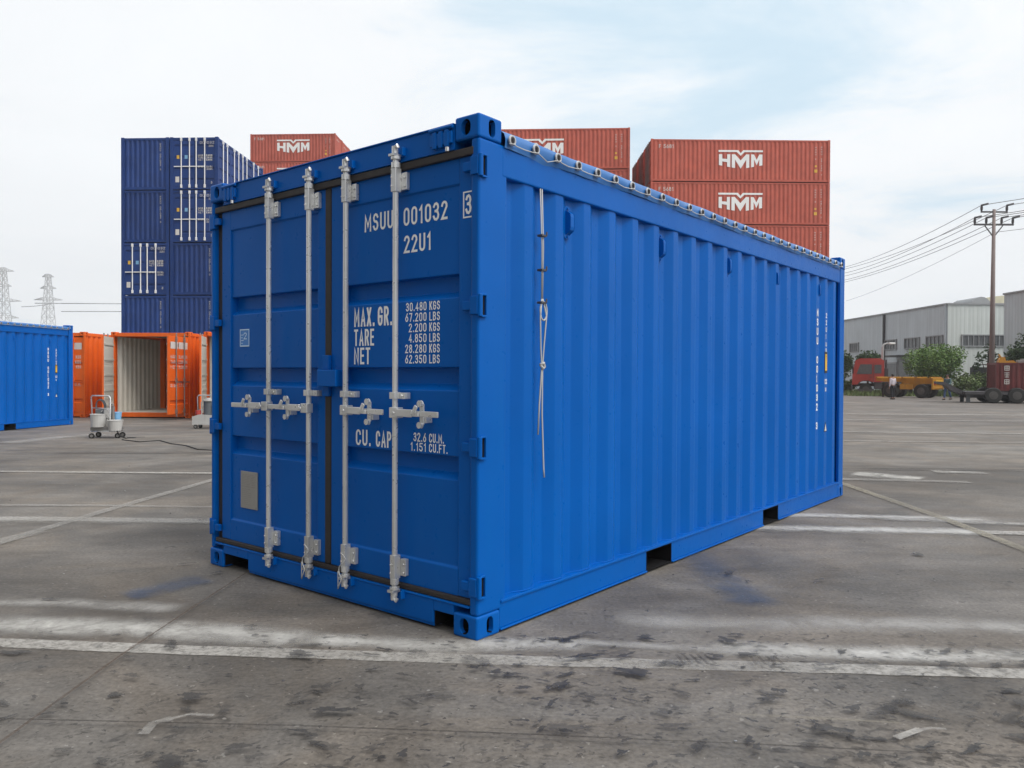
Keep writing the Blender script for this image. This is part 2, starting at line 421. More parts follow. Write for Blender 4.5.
# ------------------------------------------------------------------ mesh builder
class MB:
    def __init__(s):
        s.v, s.f, s.mi, s.uv = [], [], [], {}

    def add(s, vs, fs, mi=0):
        o = len(s.v)
        s.v.extend([tuple(p) for p in vs])
        for f in fs:
            s.f.append(tuple(i + o for i in f)); s.mi.append(mi)

    def box(s, x0, x1, y0, y1, z0, z1, mi=0):
        s.add([(x0, y0, z0), (x1, y0, z0), (x1, y1, z0), (x0, y1, z0), (x0, y0, z1), (x1, y0, z1), (x1, y1, z1), (x0, y1, z1)],
              [(3, 2, 1, 0), (4, 5, 6, 7), (0, 1, 5, 4), (1, 2, 6, 5), (2, 3, 7, 6), (3, 0, 4, 7)], mi)

    def tube(s, pts, r, n=8, mi=0, closed=False):
        pts = [Vector(p) for p in pts]
        k = len(pts)
        rs = r if isinstance(r, (list, tuple)) else [r] * k
        rings = []
        prev = None
        for i, p in enumerate(pts):
            if closed:
                t = pts[(i + 1) % k] - pts[i - 1]
            else:
                t = pts[min(i + 1, k - 1)] - pts[max(i - 1, 0)]
            t.normalize()
            if prev is None:
                a = Vector((0, 0, 1)) if abs(t.z) < 0.9 else Vector((1, 0, 0))
                u = t.cross(a).normalized()
            else:
                u = (prev - t * prev.dot(t)).normalized()
            prev = u
            w = t.cross(u)
            rings.append([p + (u * math.cos(2 * math.pi * j / n) + w * math.sin(2 * math.pi * j / n)) * rs[i] for j in range(n)])
        vs = [q for rg in rings for q in rg]
        fs = []
        m = k if closed else k - 1
        for i in range(m):
            for j in range(n):
                a = i * n + j; b = i * n + (j + 1) % n
                c = ((i + 1) % k) * n + (j + 1) % n; d = ((i + 1) % k) * n + j
                fs.append((a, b, c, d))
        if not closed:
            fs.append(tuple(range(n - 1, -1, -1))); fs.append(tuple((k - 1) * n + j for j in range(n)))
        s.add(vs, fs, mi)

    def bar(s, a, b, w, h=None, mi=0):
        a, b = Vector(a), Vector(b); h = h or w
        t = (b - a).normalized()
        ref = Vector((0, 0, 1)) if abs(t.z) < 0.95 else Vector((0, 1, 0))
        u = t.cross(ref).normalized() * w / 2; q = u.normalized().cross(t).normalized() * h / 2
        vs = [a - u - q, a + u - q, a + u + q, a - u + q, b - u - q, b + u - q, b + u + q, b - u + q]
        s.add(vs, [(3, 2, 1, 0), (4, 5, 6, 7), (0, 1, 5, 4), (1, 2, 6, 5), (2, 3, 7, 6), (3, 0, 4, 7)], mi)

    def prism(s, poly, o, u, v, w, mi=0):
        """poly in (u,v), extruded by vector w from origin o"""
        o, u, v, w = Vector(o), Vector(u), Vector(v), Vector(w)
        k = len(poly)
        vs = [o + u * a + v * b for a, b in poly] + [o + u * a + v * b + w for a, b in poly]
        fs = [tuple(range(k)), tuple(range(2 * k - 1, k - 1, -1))]
        for i in range(k):
            j = (i + 1) % k
            fs.append((i, j, k + j, k + i))
        s.add(vs, fs, mi)

    def torus(s, c, nrm, Rr, r, n=16, k=6, mi=0, sy=1.0):
        c, nrm = Vector(c), Vector(nrm).normalized()
        a = Vector((0, 0, 1)) if abs(nrm.z) < 0.9 else Vector((1, 0, 0))
        u = nrm.cross(a).normalized(); w = nrm.cross(u)
        s.tube([c + u * math.cos(2 * math.pi * i / n) * Rr + w * math.sin(2 * math.pi * i / n) * Rr * sy for i in range(n)], r, k, mi, True)

    def corr(s, a, b, z0, z1, inw, pitch=0.28, depth=0.036, phase=0.13, fo=0.07, fi=0.07, mi=0):
        """trapezoid corrugated steel sheet from a to b (2-D), outer flats on the line, inner flats depth inside"""
        a, b, inw = Vector(a), Vector(b), Vector(inw)
        ln = (b - a).length; t = (b - a) / ln
        sl = (pitch - fo - fi) / 2

        def dep(x):
            q = abs(((x - phase + pitch / 2) % pitch) - pitch / 2)
            return depth * min(1, max(0, (q - fo / 2) / sl))
        br = {0.0, ln}
        k = -1
        while phase + (k - 1) * pitch < ln:
            for e in (-fo / 2 - sl, -fo / 2, fo / 2, fo / 2 + sl):
                x = phase + k * pitch + e
                if 0 < x < ln:
                    br.add(x)
            k += 1
        vs = []
        br = sorted(br)
        for x in br:
            p = a + t * x + inw * dep(x)
            vs += [(p.x, p.y, z0), (p.x, p.y, z1)]
        s.add(vs, [(2 * i, 2 * i + 2, 2 * i + 3, 2 * i + 1) for i in range(len(br) - 1)], mi)

    def text(s, body, o, u, v, width, height, mi=0, sw=0.135):
        lettering(s, body, o, u, v, width, height, mi, sw)

    def build(s, name, mats, parent=None, smooth=False, bevel=0.0, seg=2, loc=None, rotz=0.0):
        me = bpy.data.meshes.new(name)
        me.from_pydata(s.v, [], s.f)
        if not isinstance(mats, (list, tuple)):
            mats = [mats]
        for m in mats:
            me.materials.append(m)
        if len(mats) > 1:
            me.polygons.foreach_set('material_index', s.mi)
        if smooth:
            me.polygons.foreach_set('use_smooth', [True] * len(me.polygons))
        me.update()
        return link(name, me, parent, bevel, seg, loc, rotz)


def link(name, me, parent=None, bevel=0.0, seg=2, loc=None, rotz=0.0):
    o = bpy.data.objects.new(name, me)
    col.objects.link(o)
    if parent:
        o.parent = parent
    if loc is not None:
        o.location = loc
    o.rotation_euler = (0, 0, rotz)
    if bevel:
        md = o.modifiers.new('bevel', 'BEVEL'); md.width = bevel; md.segments = seg; md.limit_method = 'ANGLE'; md.angle_limit = R(40)
        md.harden_normals = False
    return o


def arc(cx, cy, rx, ry, a0, a1, n=6):
    return [(cx + rx * math.cos(R(a0 + (a1 - a0) * k / n)), cy + ry * math.sin(R(a0 + (a1 - a0) * k / n))) for k in range(n + 1)]


Q = 0.24
_ring = arc(.5, 1 - Q, .5, Q, 90, 0) + arc(.5, Q, .5, Q, 0, -90) + arc(.5, Q, .5, Q, -90, -180) + arc(.5, 1 - Q, .5, Q, 180, 90)
GLYPH = {   # stencil-like lettering: centre-line strokes in a unit box, relative width
    '0': (1, [_ring]), '1': (.55, [[(.1, .80), (.75, 1), (.75, 0)]]),
    '2': (1, [arc(.5, 1 - Q, .5, Q, 170, -10) + [(0, 0), (1, 0)]]),
    '3': (1, [arc(.48, .765, .47, .235, 165, -90) + [(.35, .53)], [(.48, .53)] + arc(.48, .265, .52, .265, 90, -165)]),
    '4': (1, [[(.72, 0), (.72, 1), (0, .28), (1, .28)]]),
    '5': (1, [[(.95, 1), (.1, 1), (.05, .58)] + arc(.45, .31, .55, .31, 110, -160)]),
    '6': (1, [[(.75, 1)] + arc(.5, .3, .5, .3, 165, 0)[:1] + arc(.5, .3, .5, .3, 180, 540, 14)]),
    '7': (1, [[(0, 1), (1, 1), (.35, 0)]]),
    '8': (1, [arc(.5, .77, .44, .23, -90, 270, 14), arc(.5, .27, .5, .27, 90, 450, 14)]),
    '9': (1, [[(.25, 0)] + arc(.5, .7, .5, .3, 0, 360, 14)]),
    'A': (1.1, [[(0, 0), (.5, 1), (1, 0)], [(.2, .3), (.8, .3)]]), 'B': (1, [[(0, 0), (0, 1), (.5, 1)] + arc(.5, .77, .45, .23, 90, -90) + [(0.05, .54)], [(.5, .54)] + arc(.5, .27, .5, .27, 90, -90) + [(0, 0)]]),
    'C': (1, [arc(.5, 1 - Q, .5, Q, 0, 180) + arc(.5, Q, .5, Q, 180, 360)]), 'E': (.85, [[(1, 1), (0, 1), (0, 0), (1, 0)], [(0, .52), (.85, .52)]]),
    'F': (.85, [[(1, 1), (0, 1), (0, 0)], [(0, .52), (.85, .52)]]), 'G': (1, [arc(.5, 1 - Q, .5, Q, 0, 180) + arc(.5, Q, .5, Q, 180, 360) + [(1, .48), (.55, .48)]]),
    'H': (1, [[(0, 0), (0, 1)], [(1, 0), (1, 1)], [(0, .52), (1, .52)]]), 'K': (1, [[(0, 0), (0, 1)], [(.95, 1), (.05, .42)], [(.35, .55), (1, 0)]]),
    'L': (.85, [[(0, 1), (0, 0), (1, 0)]]), 'M': (1.3, [[(0, 0), (0, 1), (.5, .3), (1, 1), (1, 0)]]), 'N': (1.05, [[(0, 0), (0, 1), (1, 0), (1, 1)]]),
    'P': (1, [[(0, 0), (0, 1), (.5, 1)] + arc(.5, .75, .5, .25, 90, -90) + [(0.05, .5)]]), 'R': (1, [[(0, 0), (0, 1), (.5, 1)] + arc(.5, .75, .5, .25, 90, -90) + [(0.05, .5)], [(.5, .5), (1, 0)]]),
    'S': (1, [arc(.5, .76, .48, .24, 15, 250) + arc(.5, .27, .5, .27, 70, -165)]), 'T': (.95, [[(0, 1), (1, 1)], [(.5, 1), (.5, 0)]]),
    'U': (1, [[(0, 1), (0, Q)] + arc(.5, Q, .5, Q, 180, 360) + [(1, 1)]]), 'X': (1, [[(0, 0), (1, 1)], [(0, 1), (1, 0)]]),
    '.': (.12, [[(.5, 0.0), (.5, .06)]]), ' ': (.5, []),
}


def lettering(mb, body, o, u, v, width, height, mi=0, sw=0.135):
    """letters of constant stroke, filling width x height; each stroke a strip of its own, a hair apart in depth"""
    o, u, v = Vector(o), Vector(u), Vector(v)
    nrm = u.cross(v)
    w = sw * height
    adv = 1.50 if len(body) > 1 else 1
    units = sum(GLYPH[c][0] for c in body) + 0.42 * (len(body) - 1)
    gap = 0.42
    # the strokes add their own width to every glyph
    cw = (width - w * len(body)) / (units if len(body) > 1 else GLYPH[body][0])
    cw = max(cw, 0.1 * height)
    x = 0.0
    k = 0
    for c in body:
        gw_, strokes = GLYPH[c]
        for st in strokes:
            P = [Vector((x + w / 2 + p[0] * gw_ * cw, w / 2 + p[1] * (height - w))) for p in st]
            P = [p for i, p in enumerate(P) if i == 0 or (p - P[i - 1]).length > 1e-6]
            closed = (P[0] - P[-1]).length < 1e-5
            n = len(P)
            L_, R_ = [], []
            for i in range(n):
                a = P[i - 1] if i > 0 else (P[-2] if closed else None)
                b = P[i + 1] if i < n - 1 else (P[1] if closed else None)
                d0 = (P[i] - a).normalized() if a is not None else None
                d1 = (b - P[i]).normalized() if b is not None else None
                if d0 is None: d0 = d1
                if d1 is None: d1 = d0
                m = d0 + d1
                if m.length < 1e-4: m = d1
                m.normalize()
                nn = Vector((-m.y, m.x))
                f = min(2.2, 1 / max(0.25, abs(nn.dot(Vector((-d1.y, d1.x))))))
                q = P[i]
                if not closed and i == 0: q = q - d1 * w / 2
                if not closed and i == n - 1: q = q + d0 * w / 2
                L_.append(q + nn * w / 2 * f); R_.append(q - nn * w / 2 * f)
            vs = []
            for l, r in zip(L_, R_):
                for e in (l, r):
                    vs.append(o + u * e.x + v * e.y + nrm * (0.00012 * (k % 5)))
            mb.add(vs, [(2 * i, 2 * i + 1, 2 * i + 3, 2 * i + 2) for i in range(n - 1)], mi)
            k += 1
        x += gw_ * cw + w + gap * cw


def empty(name, loc, rotz=0.0):
    o = bpy.data.objects.new(name, None)
    o.empty_display_size = 0.3
    col.objects.link(o)
    o.location = loc; o.rotation_euler = (0, 0, rotz)
    return o


def tag(o, label=None, cat=None, group=None, kind=None):
    if label: o['label'] = label
    if cat: o['category'] = cat
    if group: o['group'] = group
    if kind: o['kind'] = kind
    return o


_kids = {}


def copy_tree(o, parent=None):
    c = o.copy()
    col.objects.link(c)
    if parent:
        c.parent = parent
    for ch in list(o.children):
        copy_tree(ch, c)
    return c


def evaluated(ob):
    dg = bpy.context.evaluated_depsgraph_get()
    dg.update()
    return bpy.data.meshes.new_from_object(ob.evaluated_get(dg))


def stadium(w, h, n=8):
    """rounded slot outline w wide, h high (w<=h)"""
    r = w / 2
    out = []
    for i in range(n + 1):
        a = math.pi * i / n
        out.append((r * math.cos(a), h / 2 - r + r * math.sin(a)))
    for i in range(n + 1):
        a = math.pi + math.pi * i / n
        out.append((r * math.cos(a), -h / 2 + r + r * math.sin(a)))
    return out


def casting_mesh():
    """corner casting in local space: outer corner at the origin, body to -x,+y,+z; holes in -y, +x and +z"""
    mb = MB(); mb.box(-0.162, 0, 0, 0.178, 0, 0.118)
    a = mb.build('tmp_a', M['blue'], bevel=0.012, seg=3)
    cut = MB()
    cut.box(-0.135, -0.028, 0.028, 0.150, 0.02, 0.098)
    cut.prism(stadium(0.062, 0.080), (-0.086, -0.02, 0.059), (1, 0, 0), (0, 0, 1), (0, 0.08, 0))
    cut.prism(stadium(0.050, 0.088), (0.02, 0.098, 0.059), (0, 1, 0), (0, 0, 1), (-0.08, 0, 0))
    c = cut.build('tmp_c', M['blue'])
    # turn the three cutters into one clean solid
    bm = bmesh.new(); bm.from_mesh(c.data); bmesh.ops.recalc_face_normals(bm, faces=bm.faces); bm.to_mesh(c.data); bm.free()
    md = a.modifiers.new('cut', 'BOOLEAN'); md.object = c; md.solver = 'EXACT'; md.use_self = True
    me = evaluated(a)
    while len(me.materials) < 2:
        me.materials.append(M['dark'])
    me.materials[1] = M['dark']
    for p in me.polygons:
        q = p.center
        p.material_index = 1 if (-0.1365 < q.x < -0.0265 and 0.0265 < q.y < 0.1515 and 0.0185 < q.z < 0.0995) else 0  # cavity faces coloured near-black to paint the enclosed shade
    bpy.data.objects.remove(a); bpy.data.objects.remove(c)
    return me


CAST = casting_mesh()
_cast_cache = {}


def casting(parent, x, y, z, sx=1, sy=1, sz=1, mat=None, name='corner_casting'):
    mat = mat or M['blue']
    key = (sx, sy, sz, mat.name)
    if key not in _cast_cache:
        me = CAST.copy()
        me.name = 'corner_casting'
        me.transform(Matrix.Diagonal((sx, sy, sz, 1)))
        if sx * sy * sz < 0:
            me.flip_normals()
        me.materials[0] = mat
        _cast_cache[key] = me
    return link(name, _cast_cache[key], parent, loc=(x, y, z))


# ------------------------------------------------------------------ ground
def sstep(a, b, x):
    t = min(1, max(0, (x - a) / (b - a)))
    return t * t * (3 - 2 * t)


def gz(x, y):
    return -0.27 * sstep(19, 25, x) * sstep(24, 38, y) - 0.06 * sstep(5.5, 9, -x) * sstep(10, 15, y)


def ground_px(x, y):
    v = fwd + rgt * ((x - 512) / FPX) + up * ((384 - y) / FPX)
    t = -CAM_Z / v.z
    return (v.x * t, v.y * t)


xs = [-2500, -1200, -600, -300, -150, -80, -50] + [-30 + 2 * i for i in range(20)] + [10 + i for i in range(21)] + [33, 38, 50, 80, 150, 300, 600, 1200, 2500]
ys = [-400, -100, -30, -10] + [-4 + 2 * i for i in range(12)] + [20 + i for i in range(24)] + [46, 50, 60, 75, 95, 130, 200, 400, 800, 1600, 3500]
gm = MB()
gm.add([(x, y, gz(x, y)) for y in ys for x in xs], [(j * len(xs) + i, j * len(xs) + i + 1, (j + 1) * len(xs) + i + 1, (j + 1) * len(xs) + i) for j in range(len(ys) - 1) for i in range(len(xs) - 1)])
ground = tag(gm.build('ground', M['ground'], smooth=True), kind='structure')

_lay = [0]


def stripe(name, pts, width, mat, taper=None):
    """a thin sheet following pts (x,y) on the ground"""
    _lay[0] += 1
    z = 0.003 + 0.0004 * _lay[0]
    P = [Vector(p) for p in pts]
    # resample finely
    Q = []
    for a, b in zip(P[:-1], P[1:]):
        n = max(1, int((b - a).length / 0.5))
        for i in range(n):
            Q.append(a.lerp(b, i / n))
    Q.append(P[-1])
    vs, uv = [], []
    d = 0
    tot = sum((b - a).length for a, b in zip(Q[:-1], Q[1:]))
    for i, q in enumerate(Q):
        t = (Q[min(i + 1, len(Q) - 1)] - Q[max(i - 1, 0)]).normalized()
        nrm = Vector((-t.y, t.x))
        if i: d += (q - Q[i - 1]).length
        w = width if not isinstance(width, (tuple, list)) else width[0] + (width[1] - width[0]) * d / tot
        for sgn in (-1, 1):
            e = q + nrm * sgn * w / 2
            vs.append((e.x, e.y, z + gz(e.x, e.y))); uv.append((d / tot, 0.5 + 0.5 * sgn))
    fs = [(2 * i, 2 * i + 2, 2 * i + 3, 2 * i + 1) for i in range(len(Q) - 1)]
    me = bpy.data.meshes.new(name)
    me.from_pydata(vs, [], fs)
    l = me.uv_layers.new(name='UVMap')
    for poly in me.polygons:
        for li in poly.loop_indices:
            l.data[li].uv = uv[me.loops[li].vertex_index]
    me.materials.append(mat)
    return link(name, me, ground)


def gpath(*px):
    return [ground_px(*p) for p in px]


# main foreground line with its overspray
stripe('painted_line', gpath((-60, 641), (200, 651), (512, 661), (760, 667), (1090, 676)), 0.135, M['line'])
stripe('overspray_stain', gpath((-80, 622), (60, 626), (200, 632), (330, 640)), 0.40, M['overspray'])
stripe('overspray_stain', gpath((300, 638), (430, 647), (520, 645), (600, 645)), 0.28, M['overspray'])
stripe('overspray_stain', gpath((-60, 605), (60, 603), (190, 610)), 0.26, M['overspray_faint'])
stripe('overspray_stain', gpath((600, 617), (700, 625), (830, 624), (1090, 630)), 0.40, M['overspray_faint'])
stripe('overspray_stain', gpath((690, 648), (800, 652), (920, 656), (1100, 660)), 0.32, M['overspray'])
stripe('overspray_stain', gpath((560, 642), (700, 650), (790, 655)), 0.14, M['overspray_faint'])
# second pair of lines
stripe('painted_line', gpath((-120, 518), (100, 520), (240, 522)), 0.20, M['line'])
stripe('painted_line', gpath((-120, 505), (100, 506), (240, 508)), 0.12, M['line_faint'])
stripe('overspray_stain', gpath((-60, 519), (100, 521), (300, 523)), 0.42, M['overspray_faint'])
stripe('painted_line', gpath((700, 527), (850, 530), (1120, 536)), 0.17, M['line'])
stripe('overspray_stain', gpath((690, 527), (840, 530), (1000, 533)), 0.42, M['overspray'])
stripe('overspray_stain', gpath((730, 515), (860, 517), (1000, 521)), 0.34, M['overspray'])
stripe('overspray_stain', gpath((860, 518), (1000, 524), (1120, 528)), 0.30, M['overspray_faint'])
# diagonal and thin lines
stripe('painted_line', gpath((-40, 560), (0, 543), (110, 510), (225, 477)), 0.13, M['line_faint'])
stripe('painted_line', gpath((-10, 545), (40, 532)), 0.20, M['line_faint'])
stripe('painted_line', gpath((-100, 471), (100, 473), (240, 474)), 0.16, M['line'])
stripe('painted_line', gpath((820, 478), (845, 485), (940, 518), (1060, 564)), 0.125, M['line_yellow'])
stripe('painted_line', gpath((800, 479), (900, 481), (970, 483)), 0.20, M['line_faint'])
stripe('overspray_stain', gpath((850, 474), (890, 477), (925, 480)), 0.75, M['overspray'])
stripe('overspray_stain', gpath((930, 472), (960, 473), (990, 474)), 0.45, M['overspray_faint'])
stripe('painted_line', gpath((820, 441), (1000, 443), (1150, 444)), 0.22, M['line_faint'])
stripe('painted_line', gpath((820, 414), (1000, 415.5), (1150, 416.5)), 0.55, M['line'])
stripe('painted_line', gpath((820, 420), (1000, 421.5), (1150, 423)), 0.40, M['line_faint'])
stripe('painted_line', gpath((820, 432), (1000, 434), (1150, 435)), 0.30, M['line_faint'])
stripe('overspray_stain', gpath((0, 441), (30, 438), (75, 434), (110, 432)), 0.9, M['overspray_faint'])
# blue overspray, small paint scraps
stripe('overspray_stain', gpath((120, 598), (165, 590), (210, 580)), 0.34, M['stain_blue'])
stripe('overspray_stain', gpath((676, 545), (700, 562), (722, 578), (760, 612)), 0.42, M['stain_blue'])
stripe('painted_line', gpath((143, 738), (153, 727), (172, 722)), 0.05, M['line_faint'])
stripe('painted_line', gpath((172, 722), (190, 718), (214, 719)), 0.022, M['line_faint'])
stripe('painted_line', gpath((896, 742), (912, 736), (920, 733)), 0.035, M['line'])
stripe('painted_line', gpath((912, 736), (930, 732), (946, 733)), 0.02, M['line_faint'])
stripe('painted_line', gpath((735, 718), (850, 724), (900, 727)), 0.018, M['line_ghost'])
# tyre scuffs over the line
for k in range(5):
    stripe('tyre_scuff', gpath((676 + 7 * k, 658), (684 + 8 * k, 668)), 0.016, M['joint'])
for k in range(4):
    stripe('tyre_scuff', gpath((750 + 8 * k, 660), (757 + 9 * k, 669)), 0.016, M['joint'])
# slab joints
stripe('slab_joint', gpath((-80, 722), (300, 731), (512, 739), (760, 750), (1120, 768)), 0.013, M['joint'])
stripe('slab_joint', gpath((246, 576), (200, 606), (120, 660), (0, 748), (-60, 800)), 0.015, M['joint_rust'])
stripe('slab_joint', gpath((820, 470), (900, 470), (1024, 471)), 0.06, M['joint'])
stripe('slab_joint', gpath((-60, 452), (100, 453), (230, 454)), 0.10, M['joint'])

def oil_stains(n, seed):
    rr = random.Random(seed)
    vs, fs, uvs = [], [], []
    for k in range(n):
        y = 2.15 + (1.75 * rr.random() ** 0.9 if rr.random() < 0.86 else 5.5 * rr.random())
        x = rr.uniform(-0.72, 0.80) * y + rr.gauss(0, 0.15)
        if rr.random() < (0.62 if x < -0.28 * y else 0.0):
            continue
        ux, uy = x + 0.167, y - 3.806
        lx = 0.779 * ux - 0.627 * uy; ly = 0.627 * ux + 0.779 * uy
        if -2.5 < lx < 0.1 and -0.1 < ly < 6.1:
            continue
        r = min(math.exp(rr.gauss(-4.65, 0.70)), 0.05)
        el = rr.uniform(1.0, 3.2); th = rr.gauss(0.15, 0.55)
        z = 0.0085 + 0.000012 * k + gz(x, y)
        o = len(vs); m = 14
        ph = [rr.uniform(0, 6.28) for _ in range(4)]
        vs.append((x, y, z)); uvs.append((0.0, rr.uniform(0.25, 0.85)))
        for j in range(m):
            a = 2 * math.pi * j / m
            q = r * (1 + 0.28 * math.sin(2 * a + ph[0]) + 0.24 * math.sin(3 * a + ph[1]) + 0.20 * math.sin(5 * a + ph[2]) + 0.1 * math.sin(7 * a + ph[3]))
            dx_, dy_ = q * el * math.cos(a), q * math.sin(a)
            vs.append((x + dx_ * math.cos(th) - dy_ * math.sin(th), y + dx_ * math.sin(th) + dy_ * math.cos(th), z)); uvs.append((1.0, uvs[o][1]))
        for j in range(m):
            fs.append((o, o + 1 + j, o + 1 + (j + 1) % m))
    me = bpy.data.meshes.new('oil_stains')
    me.from_pydata(vs, [], fs)
    l = me.uv_layers.new(name='UVMap')
    for poly in me.polygons:
        for li in poly.loop_indices:
            l.data[li].uv = uvs[me.loops[li].vertex_index]
    m_, nt, b = mat_new('old_oil_stain')
    uvn = N(nt, 'ShaderNodeUVMap'); sp = N(nt, 'ShaderNodeSeparateXYZ'); nt.links.new(uvn.outputs[0], sp.inputs[0])
    g = N(nt, 'ShaderNodeNewGeometry')
    nz = noise(nt, 45, 5, 0.6, g.outputs['Position'], 0.4)
    d = math_n(nt, 'ADD', sp.outputs['X'], mrange(nt, nz.outputs['Fac'], 0.25, 0.75, -0.30, 0.30))
    a = math_n(nt, 'MULTIPLY', mrange(nt, d, 0.64, 0.78, 0.94, 0, True), sp.outputs['Y'])
    nt.links.new(a, b.inputs['Alpha'])
    b.inputs['Base Color'].default_value = (0.030, 0.028, 0.027, 1)
    b.inputs['Roughness'].default_value = 0.6
    me.materials.append(m_)
    return tag(link('oil_stains', me, ground), kind='stuff')


oil_stains(1500, 4)
gv = MB()
for _ in range(420):
    x = rnd.uniform(-6, 9); y = rnd.uniform(2.2, 13)
    ux, uy = x + 0.175, y - 3.82
    lx = 0.779 * ux - 0.627 * uy; ly = 0.627 * ux + 0.779 * uy
    if -2.5 < lx < 0.06 and -0.06 < ly < 6.1:
        continue
    r = rnd.uniform(0.002, 0.007)
    pts = [(r * math.cos(a + rnd.uniform(-.3, .3)) * rnd.uniform(.6, 1.3), r * math.sin(a) * rnd.uniform(.6, 1.3)) for a in [k * math.pi / 3 for k in range(6)]]
    gv.prism(pts, (x, y, 0.0), (1, 0, 0), (0, 1, 0), (rnd.uniform(-.002, .002), 0, r * rnd.uniform(.5, 1.0)), rnd.randint(0, 2))
tag(gv.build('grit', [M['steel'], M['plate'], M['iron']]), 'scattered grit and paint chips on the concrete', 'grit', kind='stuff')

# ------------------------------------------------------------------ hazy air
hz = MB(); hz.box(-420, 420, -60, 520, -1.4, 70)
hm = bpy.data.materials.new('hazy_air'); hm.use_nodes = True
hn = hm.node_tree
hn.nodes.remove(hn.nodes['Principled BSDF'])
pv = N(hn, 'ShaderNodeVolumePrincipled')
pv.inputs['Color'].default_value = (0.93, 0.96, 1.0, 1)
pv.inputs['Density'].default_value = 0.00065
pv.inputs['Anisotropy'].default_value = 0.2
hn.links.new(pv.outputs[0], hn.nodes['Material Output'].inputs['Volume'])
tag(hz.build('haze', hm), 'thin pale haze hanging over the whole yard', 'haze', kind='stuff')

# ------------------------------------------------------------------ the open-top container
CL, CW, CH = 6.058, 2.438, 2.591
DY = 0.020          # outer face of the doors


def door_profile():
    p = [(DY, 0.195), (DY, 0.330), (DY + 0.010, 0.340)]
    for z0, z1 in ((0.775, 0.895), (1.228, 1.348), (1.700, 1.818)):
        p += [(DY + 0.010, z0), (DY + 0.056, z0 + 0.034), (DY + 0.056, z1 - 0.004), (DY + 0.010, z1)]
    p += [(DY + 0.010, 2.262), (DY, 2.268), (DY, 2.40)]
    return p


def make_door(root, x0, x1, px0, px1, texts):
    """leaf between x0 and x1, pressed panel between px0 and px1"""
    mb = MB()
    pr = door_profile()
    vs = []
    for y, z in pr:
        vs += [(px0, y, z), (px1, y, z)]
    mb.add(vs, [(2 * i, 2 * i + 1, 2 * i + 3, 2 * i + 2) for i in range(len(pr) - 1)])
    mb.box(x0, px0, DY - 0.001, DY + 0.06, 0.195, 2.40)
    mb.box(px1, x1, DY - 0.001, DY + 0.06, 0.195, 2.40)
    mb.box(px0, px1, DY + 0.062, DY + 0.07, 0.2, 2.39)
    d = mb.build('door', M['blue'], root, bevel=0.004)
    if texts:
        tms = {k: MB() for k in ('code_marking', 'weight_marking', 'capacity_marking', 'check_digit')}
        for body, xl, xr, zb, zt, off in texts:
            k = 'check_digit' if body == '3' else 'code_marking' if zb > 1.9 else 'weight_marking' if zb > 1.2 else 'capacity_marking'
            sh = 0.033 + 0.012 * xl if off == 0 else 0.020
            tms[k].text(body, (-xl - sh, DY + 0.010 - 0.0015 + off, zb), (1, 0, 0), (0, 0, 1), xl - xr, zt - zb)
        a, b, c, e = 0.118, 0.046, 2.090, 2.222
        w = 0.007
        for (p, q, s_, t_) in ((a, b, c, c + w), (a, b, e - w, e), (a, a - w, c + w, e - w), (b + w, b, c + w, e - w)):
            tms['check_digit'].box(-p, -q, DY - 0.003, DY - 0.0015, s_, t_)
        for k, tm in tms.items():
            tm.build(k, M['white'], d)
    return d


def hinge(door, xe, z, side):
    """side +1: right post, -1: left post; lug wraps round the corner"""
    mb = MB()
    s = side
    a, b = sorted((xe, xe - s * 0.105))
    mb.box(a, b, DY - 0.026, DY - 0.002, z - 0.022, z + 0.022)
    a, b = sorted((xe, xe - s * 0.05))
    mb.box(a, b, DY - 0.030, DY - 0.001, z - 0.045, z + 0.045)
    mb.tube([(xe + s * 0.006, DY - 0.014, z - 0.055), (xe + s * 0.006, DY - 0.014, z + 0.055)], 0.013, 10)
    return mb.build('hinge', M['blue'], door, bevel=0.003)


